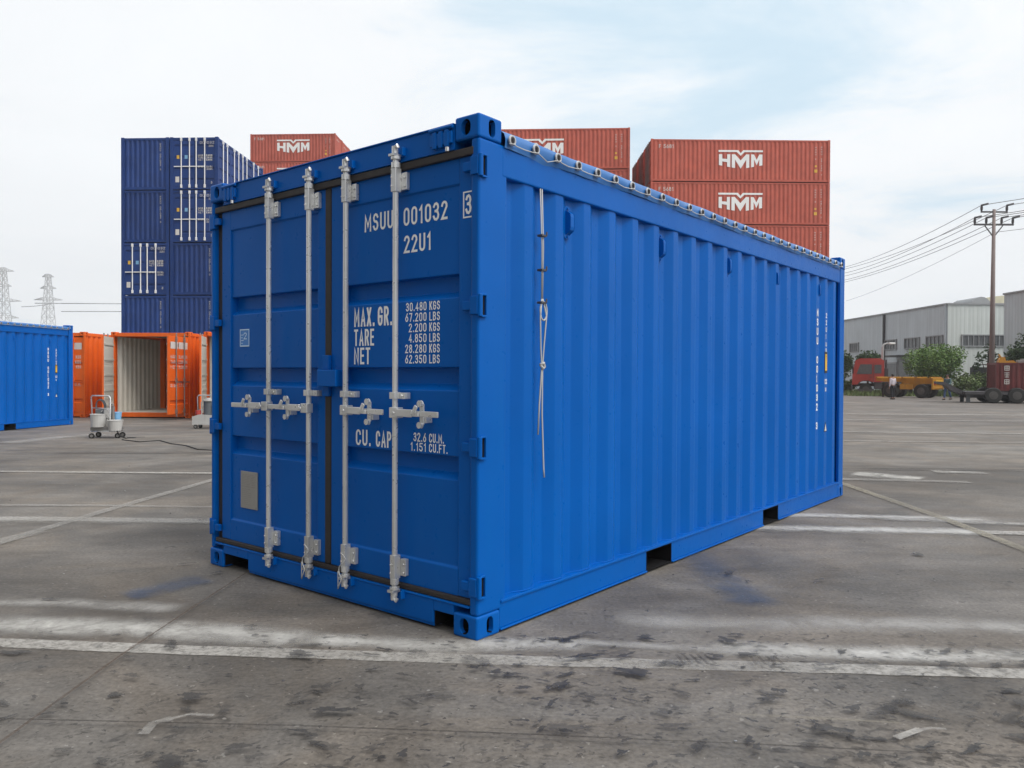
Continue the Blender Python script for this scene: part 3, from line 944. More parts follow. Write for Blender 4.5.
def make_open_top(label):
    root = tag(empty('container', (0, 0, 0)), label, 'container')
    B = M['blue']
    # castings
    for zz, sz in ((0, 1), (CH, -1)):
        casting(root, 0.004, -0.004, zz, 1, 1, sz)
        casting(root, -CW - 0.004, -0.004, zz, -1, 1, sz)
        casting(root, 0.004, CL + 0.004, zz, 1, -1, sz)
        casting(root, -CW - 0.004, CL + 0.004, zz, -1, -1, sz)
    # corner posts
    for xa, xb, ya, yb in ((-0.055, 0.0, 0.0, 0.222), (-CW, -CW + 0.036, 0.0, 0.222)):
        mb = MB(); mb.box(xa, xb, ya + 0.002, yb, 0.117, CH - 0.117)
        # stiffening fold on the inside of the post
        xi = xa - 0.05 if xa > -1 else xb + 0.05
        mb.box(min(xi, xa if xa > -1 else xb), max(xi, xa if xa > -1 else xb), 0.085, yb, 0.16, CH - 0.16)
        mb.build('corner_post', B, root, bevel=0.014, seg=3)
    for s in (0, 1):
        mb = MB()
        if s == 0:
            mb.prism([(-0.16, 5.98), (-0.16, 6.058), (0.0, 6.058), (0.0, 5.905), (-0.03, 5.905), (-0.045, 5.98)], (0, 0, 0.117), (1, 0, 0), (0, 1, 0), (0, 0, CH - 0.234))
        else:
            mb.prism([(-CW + 0.16, 5.98), (-CW + 0.16, 6.058), (-CW, 6.058), (-CW, 5.905), (-CW + 0.03, 5.905), (-CW + 0.045, 5.98)], (0, 0, 0.117), (1, 0, 0), (0, 1, 0), (0, 0, CH - 0.234))
        mb.build('corner_post', B, root, bevel=0.006)
    # walls
    for xw, inn in ((-0.008, -1), (-CW + 0.008, 1)):
        mb = MB()
        mb.corr((xw, 0.222), (xw, 5.91), 0.165, 2.315, (inn, 0), phase=4.948 - 17 * 0.28)
        mb.build('side_wall', B, root, bevel=0.012, seg=3).modifiers['bevel'].angle_limit = R(20)
    for xw, inn in ((-0.008, -1), (-CW + 0.008, 1)):
        mb = MB(); mb.corr((xw, 0.222), (xw, 5.91), 0.165, 0.2, (inn, 0), phase=4.948 - 17 * 0.28)
        line_ = [Vector((v[0] - inn * 0.003, v[1], 0.169 + 0.0015 * math.sin(k * 2.4))) for k, v in enumerate(mb.v) if k % 2 == 0]
        mb = MB(); mb.tube(line_, 0.0045, 5); mb.build('weld_seam', B, root, smooth=True)
    mb = MB()
    mb.corr((-CW + 0.16, CL - 0.02), (-0.16, CL - 0.02), 0.16, 2.47, (0, -1), pitch=0.25, depth=0.045)
    mb.build('front_wall', B, root)
    # side rails with fork pockets
    pk = ((1.690, 2.045), (3.740, 4.100))
    for sx in (0, 1):
        def X(a, b):
            return (a, b) if sx == 0 else tuple(sorted((-CW - a, -CW - b)))
        mb = MB()
        segs = ((0.174, pk[0][0]), (pk[0][1], pk[1][0]), (pk[1][1], 5.884))
        for a, b in segs:
            mb.box(*X(-0.046, -0.001), a, b, 0.022, 0.150)
            mb.box(*X(-0.060, 0.010), a, b, 0.012, 0.0218)
        mb.box(*X(-0.060, 0.008), 0.18, 5.884, 0.150, 0.166)
        mb.build('bottom_rail', B, root, bevel=0.003)
        mb = MB()
        mb.box(*X(-0.06, 0.002), 0.178, 5.880, 2.312, 2.462)
        mb.build('top_rail', B, root, bevel=0.008)
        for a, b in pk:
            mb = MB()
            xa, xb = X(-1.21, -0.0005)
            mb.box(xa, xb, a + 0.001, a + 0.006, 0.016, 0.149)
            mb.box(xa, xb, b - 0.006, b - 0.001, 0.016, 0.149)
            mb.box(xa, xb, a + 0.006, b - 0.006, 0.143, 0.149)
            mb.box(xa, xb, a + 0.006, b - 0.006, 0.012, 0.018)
            mb.build('fork_pocket', M['dark'], root)  # pocket lining coloured near-black to paint the shade inside
    mb = MB(); mb.box(-CW + 0.05, -0.05, 0.1, CL - 0.05, 0.150, 0.178)
    for k in range(18):
        y = 0.35 + k * 0.32
        if not any(a - 0.08 < y < b + 0.08 for a, b in pk):
            mb.box(-CW + 0.07, -0.07, y, y + 0.045, 0.035, 0.149)
    mb.build('floor', M['dark'], root)
    # door sill and header
    mb = MB()
    mb.box(-1.985, -0.300, 0.0, 0.12, 0.030, 0.150)
    mb.box(-0.300, -0.158, 0.0, 0.12, 0.098, 0.150)
    mb.box(-2.280, -1.985, 0.0, 0.12, 0.098, 0.150)
    mb.box(-2.380, -0.052, -0.004, 0.10, 0.150, 0.162)
    mb.box(-1.985, -0.300, 0.008, 0.10, 0.012, 0.0295)
    mb.build('door_sill', B, root, bevel=0.004)
    for xa, xb in ((-0.299, -0.164), (-2.274, -1.986)):  # near-black plates added behind the sill notches as painted shade
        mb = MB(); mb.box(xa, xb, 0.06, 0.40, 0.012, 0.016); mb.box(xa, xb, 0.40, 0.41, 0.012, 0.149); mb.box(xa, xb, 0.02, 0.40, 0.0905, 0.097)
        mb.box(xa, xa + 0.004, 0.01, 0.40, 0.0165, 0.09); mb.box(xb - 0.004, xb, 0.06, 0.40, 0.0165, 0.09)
        mb.build('sill_notch_shade', M['dark'], root)
    mb = MB()
    mb.box(-2.276, -0.162, 0.0, 0.08, 2.442, 2.560)
    mb.box(-2.276, -0.162, -0.010, 0.09, 2.560, 2.568)
    mb.box(-2.276, -0.162, -0.008, 0.02, 2.435, 2.4415)
    mb.build('door_header', B, root, bevel=0.004)
    for x in (-0.245, -2.193):   # swing header pin blocks
        mb = MB()
        for k in (-1, 0, 1):
            mb.box(x + k * 0.042 - 0.014, x + k * 0.042 + 0.014, -0.020, -0.0005, 2.456, 2.540)
        mb.box(x - 0.075, x + 0.075, -0.016, -0.0006, 2.47, 2.53)
        mb.tube([(x - 0.082, -0.012, 2.552), (x + 0.082, -0.012, 2.552)], 0.010, 8)
        mb.build('header_pin_block', B, root, bevel=0.003)
        mb = MB(); mb.tube([(x + 0.05, -0.018, 2.43), (x + 0.05, -0.018, 2.45)], 0.010, 8)
        mb.build('header_pin', M['zinc'], root)
    # doors
    T = [("MSUU", 0.832, 0.598, 2.105, 2.202, 0), ("001032", 0.520, 0.196, 2.104, 2.200, 0), ("3", 0.083, 0.042, 2.107, 2.206, -0.0105),
         ("22U1", 0.517, 0.312, 1.958, 2.052, 0),
         ("MAX.", 0.920, 0.745, 1.578, 1.684, 0), ("GR.", 0.722, 0.604, 1.578, 1.684, 0), ("TARE", 0.920, 0.750, 1.470, 1.564, 0), ("NET", 0.920, 0.782, 1.366, 1.460, 0),
         ("CU.", 0.903, 0.775, 0.908, 0.998, 0), ("CAP.", 0.735, 0.585, 0.908, 0.998, 0)]
    for k, (a, b, xl) in enumerate((("30.480", "KGS", .500), ("67.200", "LBS", .505), ("2.200", "KGS", .478), ("4.850", "LBS", .478), ("28.280", "KGS", .505), ("62.350", "LBS", .505))):
        zt = 1.692 - k * 0.0555
        T += [(a, xl, 0.345, zt - 0.046, zt, 0), (b, 0.326, 0.250, zt - 0.046, zt, 0)]
    T += [("32.6", 0.440, 0.345, 0.956, 1.003, 0), ("CU.M.", 0.325, 0.218, 0.956, 1.003, 0), ("1.151", 0.462, 0.345, 0.905, 0.950, 0), ("CU.FT.", 0.325, 0.192, 0.905, 0.950, 0)]
    dr = make_door(root, -1.156, -0.030, -1.052, -0.145, T)
    dl = make_door(root, -2.326, -1.212, -2.222, -1.286, None)
    for z in (2.336, 1.652, 0.951, 0.262):
        hinge(dr, 0.002, z, 1)
        hinge(dl, -CW + 0.006, z, -1)
        # lug frame on each post; a near-black strip paints the slot's shade
        for xs_, s in ((0.0, 1), (-CW, -1)):
            mb = MB()
            for (ya, yb, za, zb) in ((0.012, 0.052, z + 0.048, z + 0.058), (0.012, 0.052, z - 0.058, z - 0.048), (0.046, 0.052, z - 0.048, z + 0.048)):
                a, b = sorted((xs_ + s * 0.0005, xs_ + s * 0.014)); mb.box(a, b, ya, yb, za, zb)
            mb.build('hinge_lug', B, root, bevel=0.002)
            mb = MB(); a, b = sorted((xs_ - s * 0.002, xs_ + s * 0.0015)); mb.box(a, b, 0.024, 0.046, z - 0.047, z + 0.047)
            mb.build('lug_slot_shade', M['dark'], root)
    # gaskets
    G = MB()
    G.box(-2.382, -0.036, 0.004, 0.06, 0.163, 0.194)
    G.box(-2.382, -0.036, -0.002, 0.06, 2.393, 2.4335)
    G.box(-1.210, -1.158, 0.014, 0.06, 0.196, 2.399)
    G.box(-2.400, -2.324, 0.036, 0.07, 0.164, 2.432)
    G.build('door_gasket', M['gasket'], root, bevel=0.006)
    # plate and sticker on the left door
    mb = MB(); mb.box(-2.062, -1.872, DY + 0.0005, DY + 0.0085, 0.425, 0.668)
    mb.v = [(x - 0.042, y, z) for x, y, z in mb.v]
    pl = mb.build('data_plate', M['plate'], dl, bevel=0.002)
    mb = MB()
    pr_ = random.Random(3)
    for k in range(7):
        z = 0.645 - k * 0.0105
        x = -2.045
        while x < -1.895:
            e = min(-1.89, x + pr_.uniform(0.012, 0.05))
            mb.box(x, e, DY - 0.0006, DY + 0.0004, z, z + 0.0028)
            x = e + pr_.uniform(0.006, 0.02)
    mb.box(-2.055, -1.88, DY - 0.0008, DY + 0.0004, 0.567, 0.570)
    for k in range(9):
        mb.box(-2.045, -1.985 + 0.05 * pr_.random(), DY - 0.0006, DY + 0.0004, 0.55 - k * 0.0125, 0.5525 - k * 0.0125)
    for xr in (-2.050, -1.884):
        for zr in (0.437, 0.656):
            mb.tube([(xr, DY - 0.001, zr), (xr, DY + 0.0004, zr)], 0.005, 8)
    mb.v = [(x - 0.042, y, z) for x, y, z in mb.v]
    mb.build('plate_print', M['steel'], pl)
    mb = MB(); mb.box(-2.075, -1.968, DY + 0.008, DY + 0.0095, 1.488, 1.602)
    mb.v = [(x - 0.048, y, z) for x, y, z in mb.v]
    st = mb.build('sticker', M['sticker'], dl)
    mb = MB()
    for (a, b, c, e) in ((-2.075, -1.968, 1.595, 1.602), (-2.075, -1.968, 1.488, 1.495), (-2.075, -2.070, 1.4955, 1.5945), (-1.973, -1.968, 1.4955, 1.5945)):
        mb.box(a, b, DY + 0.0065, DY + 0.0078, c, e)
    mb.text("2", (-2.032, DY + 0.007, 1.535), (1, 0, 0), (0, 0, 1), 0.036, 0.045)
    for k in range(4):
        mb.box(-2.062, -2.045 + 0.012 * (k % 2), DY + 0.0065, DY + 0.0078, 1.508 + k * 0.018, 1.512 + k * 0.018)
    mb.v = [(x - 0.048, y, z) for x, y, z in mb.v]
    mb.build('sticker_print', M['stickerline'], st)
    # lock box across the door gap
    mb = MB()
    mb.box(-1.200, -1.030, -0.052, 0.012, 1.238, 1.335)
    mb.box(-1.215, -1.150, -0.006, 0.018, 1.18, 1.2375)
    mb.box(-1.215, -1.150, -0.006, 0.018, 1.3355, 1.42)
    mb.build('lock_box', B, root, bevel=0.005)
    # lock rods
    Z = M['zinc']
    for i, (x, hs, hl) in enumerate(((-1.708, -1, 0.385), (-1.302, -1, 0.385), (-0.965, 1, 0.335), (-0.556, 1, 0.335))):
        mb = MB(); mb.tube([(x, -0.032, 0.13), (x, -0.032, 2.47)], 0.0152, 12)
        rod = mb.build('lock_rod', Z, root, smooth=False)
        for z0, z1 in ((2.275, 2.400), (0.225, 0.350)):
            mb = MB()
            mb.box(x - 0.0185, x + 0.0185, -0.050, -0.008, z0, z1)
            mb.box(x + 0.0187, x + 0.054, -0.006, DY - 0.002, z0 + 0.012, z1 - 0.022)
            mb.box(x - 0.024, x + 0.024, -0.0078, DY - 0.002, z0 + 0.012, z1 - 0.03)
            for zb in (z0 + 0.03, z1 - 0.05):
                mb.tube([(x + 0.042, -0.007, zb), (x + 0.042, -0.014, zb)], 0.007, 6)
                mb.tube([(x - 0.008, -0.054, zb), (x - 0.008, -0.058, zb)], 0.006, 6)
            mb.build('rod_bracket', Z, rod, bevel=0.003)
        mb = MB()   # middle guide
        mb.box(x - 0.022, x + 0.022, -0.055, -0.010, 1.180, 1.216)
        mb.box(x + 0.0222, x + 0.064, -0.022, -0.010, 1.180, 1.214)
        mb.box(x + 0.050, x + 0.064, -0.0098, DY - 0.001, 1.180, 1.214)
        mb.tube([(x + 0.042, -0.023, 1.197), (x + 0.042, -0.029, 1.197)], 0.008, 6)
        mb.build('rod_guide', Z, rod, bevel=0.003)
        for z0, d in ((2.400, 1), (0.225, -1)):   # collars and cams
            mb = MB()
            mb.tube([(x, -0.032, z0), (x, -0.032, z0 + d * 0.03)], 0.024, 12)
            mb.tube([(x, -0.032, z0 + d * 0.045), (x, -0.032, z0 + d * 0.06)], 0.026, 12)
            mb.box(x - 0.030, x + 0.014, -0.058, -0.006, *sorted((z0 + d * 0.062, z0 + d * 0.075)))
            mb.tube([(x - 0.004, -0.034, z0 + d * 0.075), (x - 0.004, -0.034, z0 + d * 0.115)], 0.017, 10)
            mb.tube([(x - 0.004, -0.034, z0 + d * 0.108), (x + 0.03, -0.05, z0 + d * 0.112), (x + 0.034, -0.045, z0 + d * 0.098)], 0.009, 8)
            mb.build('rod_cam', Z, rod, bevel=0.002)
            mb = MB()
            zz = z0 + d * 0.085
            for dx_ in (-0.052, 0.040):
                mb.box(x + dx_ - 0.006, x + dx_ + 0.006, -0.026, 0.001, zz - 0.022, zz + 0.022)
            mb.box(x - 0.0455, x + 0.0335, -0.004, 0.0008, zz - 0.024, zz + 0.024)
            mb.build('cam_keeper', B, rod, bevel=0.003)
        # handle with its catch
        mb = MB()
        a_, b_ = sorted((x - hs * 0.018, x + hs * 0.044))
        mb.box(a_, b_, -0.060, -0.014, 1.080, 1.136)
        xa, xm, xb = x + hs * 0.044, x + hs * 0.16, x + hs * hl
        mb.bar((xa, -0.066, 1.110), (xm, -0.062, 1.109), 0.013, 0.040)
        mb.bar((xm, -0.060, 1.109), (xb, -0.050, 1.107), 0.014, 0.030)
        mb.tube([(x + hs * 0.03, -0.07, 1.108), (x + hs * 0.03, -0.078, 1.108)], 0.010, 8)
        mb.build('handle', Z, rod, bevel=0.004)
        xc = x + hs * 0.205
        mb = MB()
        mb.prism([(0.015 * math.cos(a), 0.015 * math.sin(a)) for a in [k * math.pi / 6 for k in range(12)]], (xc, -0.040, 1.160), (1, 0, 0), (0, 0, 1), (0, -0.016, 0))
        mb.box(xc - 0.0135, xc + 0.0135, -0.040, -0.028, 1.052, 1.160)
        mb.prism([(0.014 * math.cos(a), 0.014 * math.sin(a)) for a in [k * math.pi / 6 for k in range(12)]], (xc, -0.040, 1.050), (1, 0, 0), (0, 0, 1), (0, -0.018, 0))
        mb.bar((xc + 0.002, -0.078, 1.150), (xc - 0.024, -0.078, 1.108), 0.012, 0.020)
        mb.box(xc - 0.03, xc + 0.012, -0.076, -0.0665, 1.094, 1.116)
        mb.box(xc - 0.022, xc + 0.022, -0.028, DY - 0.001, 1.06, 1.09)
        mb.build('handle_catch', Z, rod, bevel=0.003)
        if i in (1, 2):
            mb = MB()
            pts = [(x + 0.028 * math.sin(t * 1.0) + 0.012, -0.068 - 0.004 * math.cos(t * 2), 0.31 - 0.022 * t) for t in [k * 0.5 for k in range(14)]]
            pts += [(x - 0.02, -0.066, 0.10 + 0.02 * k) for k in range(6)]
            mb.tube(pts, 0.0035, 6)
            mb.build('seal_cord', M['rope'], rod, smooth=True)
    # tarpaulin
    prof = [(0.006, 2.4575), (0.016, 2.478), (0.021, 2.505), (0.014, 2.530), (-0.012, 2.546), (-0.06, 2.552), (-0.4, 2.556), (-CW / 2, 2.560)]
    prof = prof + [(-CW - x, z) for x, z in prof[-2::-1]]
    ny = 150
    vs = []
    for j in range(ny + 1):
        y = 0.186 + (5.868 - 0.186) * j / ny
        for i, (x, z) in enumerate(prof):
            sd = min(i, len(prof) - 1 - i)
            wv = 0.5 + 0.5 * math.cos((y - 0.227) / 0.2009 * 2 * math.pi)
            k = 1 if i < len(prof) / 2 else -1
            ox = k * (-0.006 * wv) * (1 if sd in (1, 2, 3) else 0.2) + k * 0.004 * math.sin(y * 9 + i)
            oz = (-0.003 * (1 - wv) if sd == 0 else 0) + 0.002 * math.sin(y * 5.3 + i * 1.7) - (0.014 * math.exp(-((y - 0.52) / 0.10) ** 2) if sd == 0 else 0)
            vs.append((x + ox, y, z + oz))
    m_ = len(prof)
    mb = MB(); mb.add(vs, [(j * m_ + i, j * m_ + i + 1, (j + 1) * m_ + i + 1, (j + 1) * m_ + i) for j in range(ny) for i in range(m_ - 1)])
    mb.build('tarpaulin', M['tarp'], root, smooth=True)
    eye = MB(); eye.torus((0, 0, 0), (1, 0, 0), 0.0225, 0.0062, 18, 6)
    eye_o = None
    hub = MB(); hub.tube([(-0.012, 0, 0), (0.002, 0, 0)], 0.0185, 12); hub.box(0.003, 0.014, -0.004, 0.004, -0.012, 0.010)  # dark disc paints the shaded eyelet hole; the small box is the staple
    for k in range(29):
        y = 0.227 + k * 0.2009
        if eye_o is None:
            eye_o = eye.build('eyelet', M['ring'], root, loc=(0.026, y, 2.500)); h = hub.build('staple_and_hole_shade', M['iron'], eye_o)
        else:
            e2 = eye_o.copy(); col.objects.link(e2); e2.location = (0.026, y, 2.500)
            h2 = h.copy(); col.objects.link(h2); h2.parent = e2
    mb = MB()
    pts = []
    for k in range(29):
        y = 0.227 + k * 0.2009
        pts += [(0.030, y - 0.03, 2.4765), (0.038, y, 2.479), (0.030, y + 0.03, 2.4765)]
        if k < 28:
            pts.append((0.026, y + 0.1, 2.4755 - (0.020 if k == 1 else 0.0015 * ((k * 7) % 3))))
    mb.tube(pts, 0.003, 6)
    mb.build('tarp_rope', M['rope'], root, smooth=True)
    # lashing loop brackets in the wall
    for yb in (0.800, 1.905, 3.010, 4.050, 5.225):
        mb = MB()
        xo = -0.036
        st_ = stadium(0.062, 0.185)
        mb.prism([(yb + a, 2.178 + b) for a, b in st_], (xo - 0.004, 0, 0), (0, 1, 0), (0, 0, 1), (0.010, 0, 0))
        mb.prism([(0.007, 2.112), (0.036, 2.132), (0.040, 2.150), (0.040, 2.206), (0.036, 2.224), (0.007, 2.244)], (xo, yb - 0.020, 0), (1, 0, 0), (0, 0, 1), (0, 0.040, 0))
        for zb in (2.258, 2.098):
            mb.tube([(xo + 0.006, yb, zb), (xo + 0.014, yb, zb)], 0.009, 6)
        mb.build('lashing_bracket', B, root, bevel=0.003)
    # hanging rope with its cleats
    yr = 0.508
    mb = MB()
    mb.tube([(-0.004, yr - 0.002, 2.318), (0.010, yr - 0.003, 2.0), (0.010, yr - 0.003, 1.72)], 0.0036, 8)
    mb.tube([(-0.004, yr + 0.014, 2.318), (0.010, yr + 0.010, 2.0), (0.010, yr + 0.004, 1.72)], 0.0036, 8)
    lp = [(0.013, yr + 0.010 + 0.030 * math.sin(a), 1.655 + 0.05 * math.cos(a)) for a in [k * math.pi / 8 for k in range(16)]]
    mb.tube(lp, 0.005, 6, closed=True)
    mb.tube([(0.010, yr - 0.002, 1.72), (0.014, yr - 0.020, 1.62), (0.012, yr - 0.012, 1.45), (0.012, yr - 0.002, 1.36), (0.010, yr - 0.020, 1.15), (0.010, yr - 0.03, 0.99)], 0.0045, 6)
    mb.tube([(0.010, yr + 0.006, 1.72), (0.014, yr + 0.036, 1.63), (0.012, yr + 0.018, 1.48), (0.012, yr + 0.004, 1.36), (0.012, yr + 0.002, 1.1), (0.010, yr + 0.022, 0.80), (0.010, yr + 0.028, 0.755)], 0.0045, 6)
    mb.tube([(0.014, yr - 0.02, 1.365), (0.022, yr + 0.004, 1.375), (0.014, yr + 0.022, 1.355), (0.020, yr, 1.345), (0.014, yr - 0.018, 1.365)], 0.008, 6)
    mb.build('hanging_rope', M['rope'], root, smooth=True)
    for z in (2.06, 1.875, 1.70):
        mb = MB(); mb.box(-0.012, 0.022, yr - 0.018, yr + 0.026, z - 0.006, z + 0.006)
        mb.tube([(0.022, yr + 0.024, z), (0.022, yr + 0.024, z + 0.022)], 0.005, 6)
        mb.build('rope_cleat', M['iron'], root, bevel=0.002)
    # side lettering near the far end, stacked downwards
    mb = MB()
    xm_ = -0.0055

    def stack(txt, y, ztop, ch, w, gap):
        z = ztop
        for c_ in txt:
            if c_ != ' ':
                mb.text(c_, (xm_, y - w / 2, z - ch), (0, 1, 0), (0, 0, 1), w * (0.5 if c_ in '1I' else 1), ch, 0, 0.19)
            z -= ch + gap
    stack("MSUU 001032 3", 5.171, 1.985, 0.074, 0.046, 0.021)
    stack("22U1", 5.452, 1.96, 0.052, 0.036, 0.02)
    stack("US", 5.452, 1.66, 0.045, 0.036, 0.018)
    mb.text("CSC", (xm_, 5.418, 1.225), (0, 1, 0), (0, 0, 1), 0.068, 0.055)
    mb.text("SB", (xm_, 5.428, 1.150), (0, 1, 0), (0, 0, 1), 0.04, 0.04)
    mb.build('marking', M['white'], root)
    mb = MB()
    mb.box(-0.0075, -0.005, 5.413, 5.491, 1.340, 1.560, 0)
    mb.box(-0.0048, -0.0035, 5.424, 5.480, 1.365, 1.535, 1)
    mb.text("T", (-0.003, 5.434, 1.47), (0, 1, 0), (0, 0, 1), 0.036, 0.05)
    mb.build('height_placard', [M['black'], M['placard']], root)
    mb = MB()
    mb.prism([(5.410, 0.735), (5.494, 0.735), (5.452, 0.835)], (-0.0075, 0, 0), (0, 1, 0), (0, 0, 1), (0.0025, 0, 0), 0)
    mb.prism([(5.423, 0.742), (5.481, 0.742), (5.452, 0.815)], (-0.0048, 0, 0), (0, 1, 0), (0, 0, 1), (0.0013, 0, 0), 1)
    mb.build('warning_triangle', [M['black'], M['offwhite']], root)
    return root


main = make_open_top('big bright blue open-top container in the foreground with white lettering on its doors')
main['group'] = 'bright blue open-top containers'
main.location = (-0.167, 3.806, 0)
main.rotation_euler = (0, 0, -0.678)
blue2 = copy_tree(main)
blue2['label'] = 'bright blue open-top container cut off by the left picture edge, beside the orange containers'
blue2.location = (-12.33, 14.40, -0.058)
blue2.rotation_euler = (0, 0, -0.136)


# ------------------------------------------------------------------ plain containers of the background
def body_mesh(L, W, H, side_pitch, front_open=False, right='corr', left='corr', back='corr', front='none', mi_frame=0, inner=False, post=0.15):
    """frame, walls and roof as one steel body; front is at y=0"""
    mb = MB()
    p = post
    for x in (0, -W + p):
        for y in (0, L - p):
            mb.box(x - p if x == 0 else x - p, x if x == 0 else x, y, y + p, 0.0, H)
    a = 0.03
    for x0, x1 in ((-0.085, -a), (-W + a, -W + 0.085)):
        mb.box(x0, x1, p, L - p, 0.03, 0.16)
        mb.box(x0, x1, p, L - p, H - 0.12, H - 0.02)
    for y0, y1 in ((a, 0.10), (L - 0.10, L - a)):
        mb.box(-W + p, -p, y0, y1, 0.03, 0.16)
        mb.box(-W + p, -p, y0, y1, H - 0.13, H - 0.02)
    if right == 'corr':
        mb.corr((-a - 0.005, p), (-a - 0.005, L - p), 0.15, H - 0.10, (-1, 0), side_pitch, 0.036, fo=side_pitch * .27, fi=side_pitch * .27)
    if left == 'corr':
        mb.corr((-W + a + 0.005, p), (-W + a + 0.005, L - p), 0.15, H - 0.10, (1, 0), side_pitch, 0.036, fo=side_pitch * .27, fi=side_pitch * .27)
    if back == 'corr':
        mb.corr((-W + p, L - a - 0.005), (-p, L - a - 0.005), 0.15, H - 0.10, (0, -1), 0.25, 0.045)
    if front == 'corr':
        mb.corr((-W + p, a + 0.005), (-p, a + 0.005), 0.15, H - 0.10, (0, 1), 0.25, 0.045)
    mb.box(-W + 0.10, -0.10, 0.10, L - 0.10, H - 0.05, H - 0.03)
    mb.box(-W + 0.10, -0.10, 0.10, L - 0.10, 0.12, 0.16)
    return mb


def leaf_mesh(w, h, dirx=1, z0=0.17):
    """one container door leaf from the hinge (x=0) running to x=dirx*w; pressed with recesses"""
    mb = MB()
    pr = [(0.0, z0)]
    n = 4
    for k in range(n):
        zc = z0 + (k + 0.62) * (h - 0.05) / n
        pr += [(0.0, zc - 0.07), (0.035, zc - 0.045), (0.035, zc + 0.05), (0.0, zc + 0.062)]
    pr += [(0.0, z0 + h)]
    f = 0.07
    vs = []
    for y, z in pr:
        vs += [(dirx * f, y, z), (dirx * (w - f), y, z)]
    mb.add(vs, [(2 * i, 2 * i + 1, 2 * i + 3, 2 * i + 2) for i in range(len(pr) - 1)])
    for a, b in ((0, f), (w - f, w)):
        xa, xb = sorted((dirx * a, dirx * b)); mb.box(xa, xb, -0.002, 0.05, z0, z0 + h)
    return mb


def rods_on(parent, xs_, y, z0, z1, mat, hz=None, axis='x'):
    for x in xs_:
        mb = MB()
        P = (lambda t, o, z: (t, o, z)) if axis == 'x' else (lambda t, o, z: (-o, t, z))
        mb.tube([P(x, y, z0), P(x, y, z1)], 0.026, 8)
        for z in (z0 + 0.06, z1 - 0.06):
            mb.bar(P(x, y, z - 0.08), P(x, y, z + 0.08), 0.075, 0.075)
        rod = mb.build('lock_rod', mat, parent)
        if hz:
            mb = MB(); s = 1 if x > -1.219 else -1
            mb.bar(P(x, y - 0.02, hz), P(x - 0.36, y - 0.02, hz), 0.03, 0.04)
            mb.build('handle', mat, rod)


# --- navy 20-foot containers
def navy(front):
    H = 2.611
    root = empty('container', (0, 0, 0))
    body_mesh(CL, CW, H, 0.28, right='none' if front == 'door' else 'corr', front='corr' if front == 'corr' else 'none').build('body', M['navy'], root)
    if front == 'door':
        for sgn, hx in ((1, -CW + 0.15), (-1, -0.15)):
            d = leaf_mesh(1.065, H - 0.33, sgn).build('door', M['navy'], root, loc=(hx, 0.03, 0))
        rods_on(root, (-1.86, -1.44, -1.10, -0.67), -0.01, 0.12, H - 0.06, M['white'], 1.15)
        mb = MB()
        def T(t, xl, xr, zb, zt):
            mb.text(t, (xl, 0.024, zb), (1, 0, 0), (0, 0, 1), xr - xl, zt - zb)
        T("001032", -0.93, -0.20, 2.28, 2.40); T("22G1", -0.48, -0.24, 2.12, 2.22)
        for k, (a, b) in enumerate((("MAX.GR.", "30.480 KGS"), ("TARE", "2.200 KGS"), ("NET", "28.280 KGS"))):
            T(a, -1.03, -0.74, 1.66 - .11 * k, 1.75 - .11 * k); T(b, -0.62, -0.30, 1.66 - .11 * k, 1.75 - .11 * k)
        T("CU. CAP.", -1.03, -0.72, 1.10, 1.19); T("32.6 CU.M.", -0.60, -0.28, 1.10, 1.19); T("1.151 CU.FT.", -0.60, -0.28, 0.98, 1.07)
        T("3", -0.38, -0.30, 0.30, 0.42)
        mb.build('marking', M['offwhite'], root)
        mb = MB(); mb.box(-2.17, -1.98, 0.020, 0.028, 0.38, 0.66); mb.build('data_plate', M['offwhite'], root)
        mb = MB(); mb.box(-2.10, -1.97, 0.020, 0.028, 1.54, 1.72); mb.build('placard', M['placard'], root)
        mb = MB(); mb.box(-1.70, -1.55, 0.020, 0.028, 1.54, 1.72); mb.build('sticker', M['bluepail'], root)
        # folding side doors
        for k in range(4):
            y0 = 0.16 + k * 1.437
            lm = leaf_mesh(1.42, H - 0.33, 1)
            lm.v = [(-y - 0.03, x + y0, z) for x, y, z in lm.v]
            lm.build('side_door', M['navy'], root)
        rods_on(root, (0.62, 1.12, 2.0, 2.55, 3.10, 3.65, 4.62, 5.3), -0.005, 0.12, H - 0.06, M['white'], None, 'y')
    else:
        mb = MB()
        z = 2.33
        for c_ in "MSUU 001032 3":
            if c_ != ' ':
                mb.text(c_, (-0.47, 0.030, z - 0.085), (1, 0, 0), (0, 0, 1), 0.065 * (.4 if c_ == '1' else 1), 0.085)
            z -= 0.105
        mb.build('marking', M['offwhite'], root)
    return root


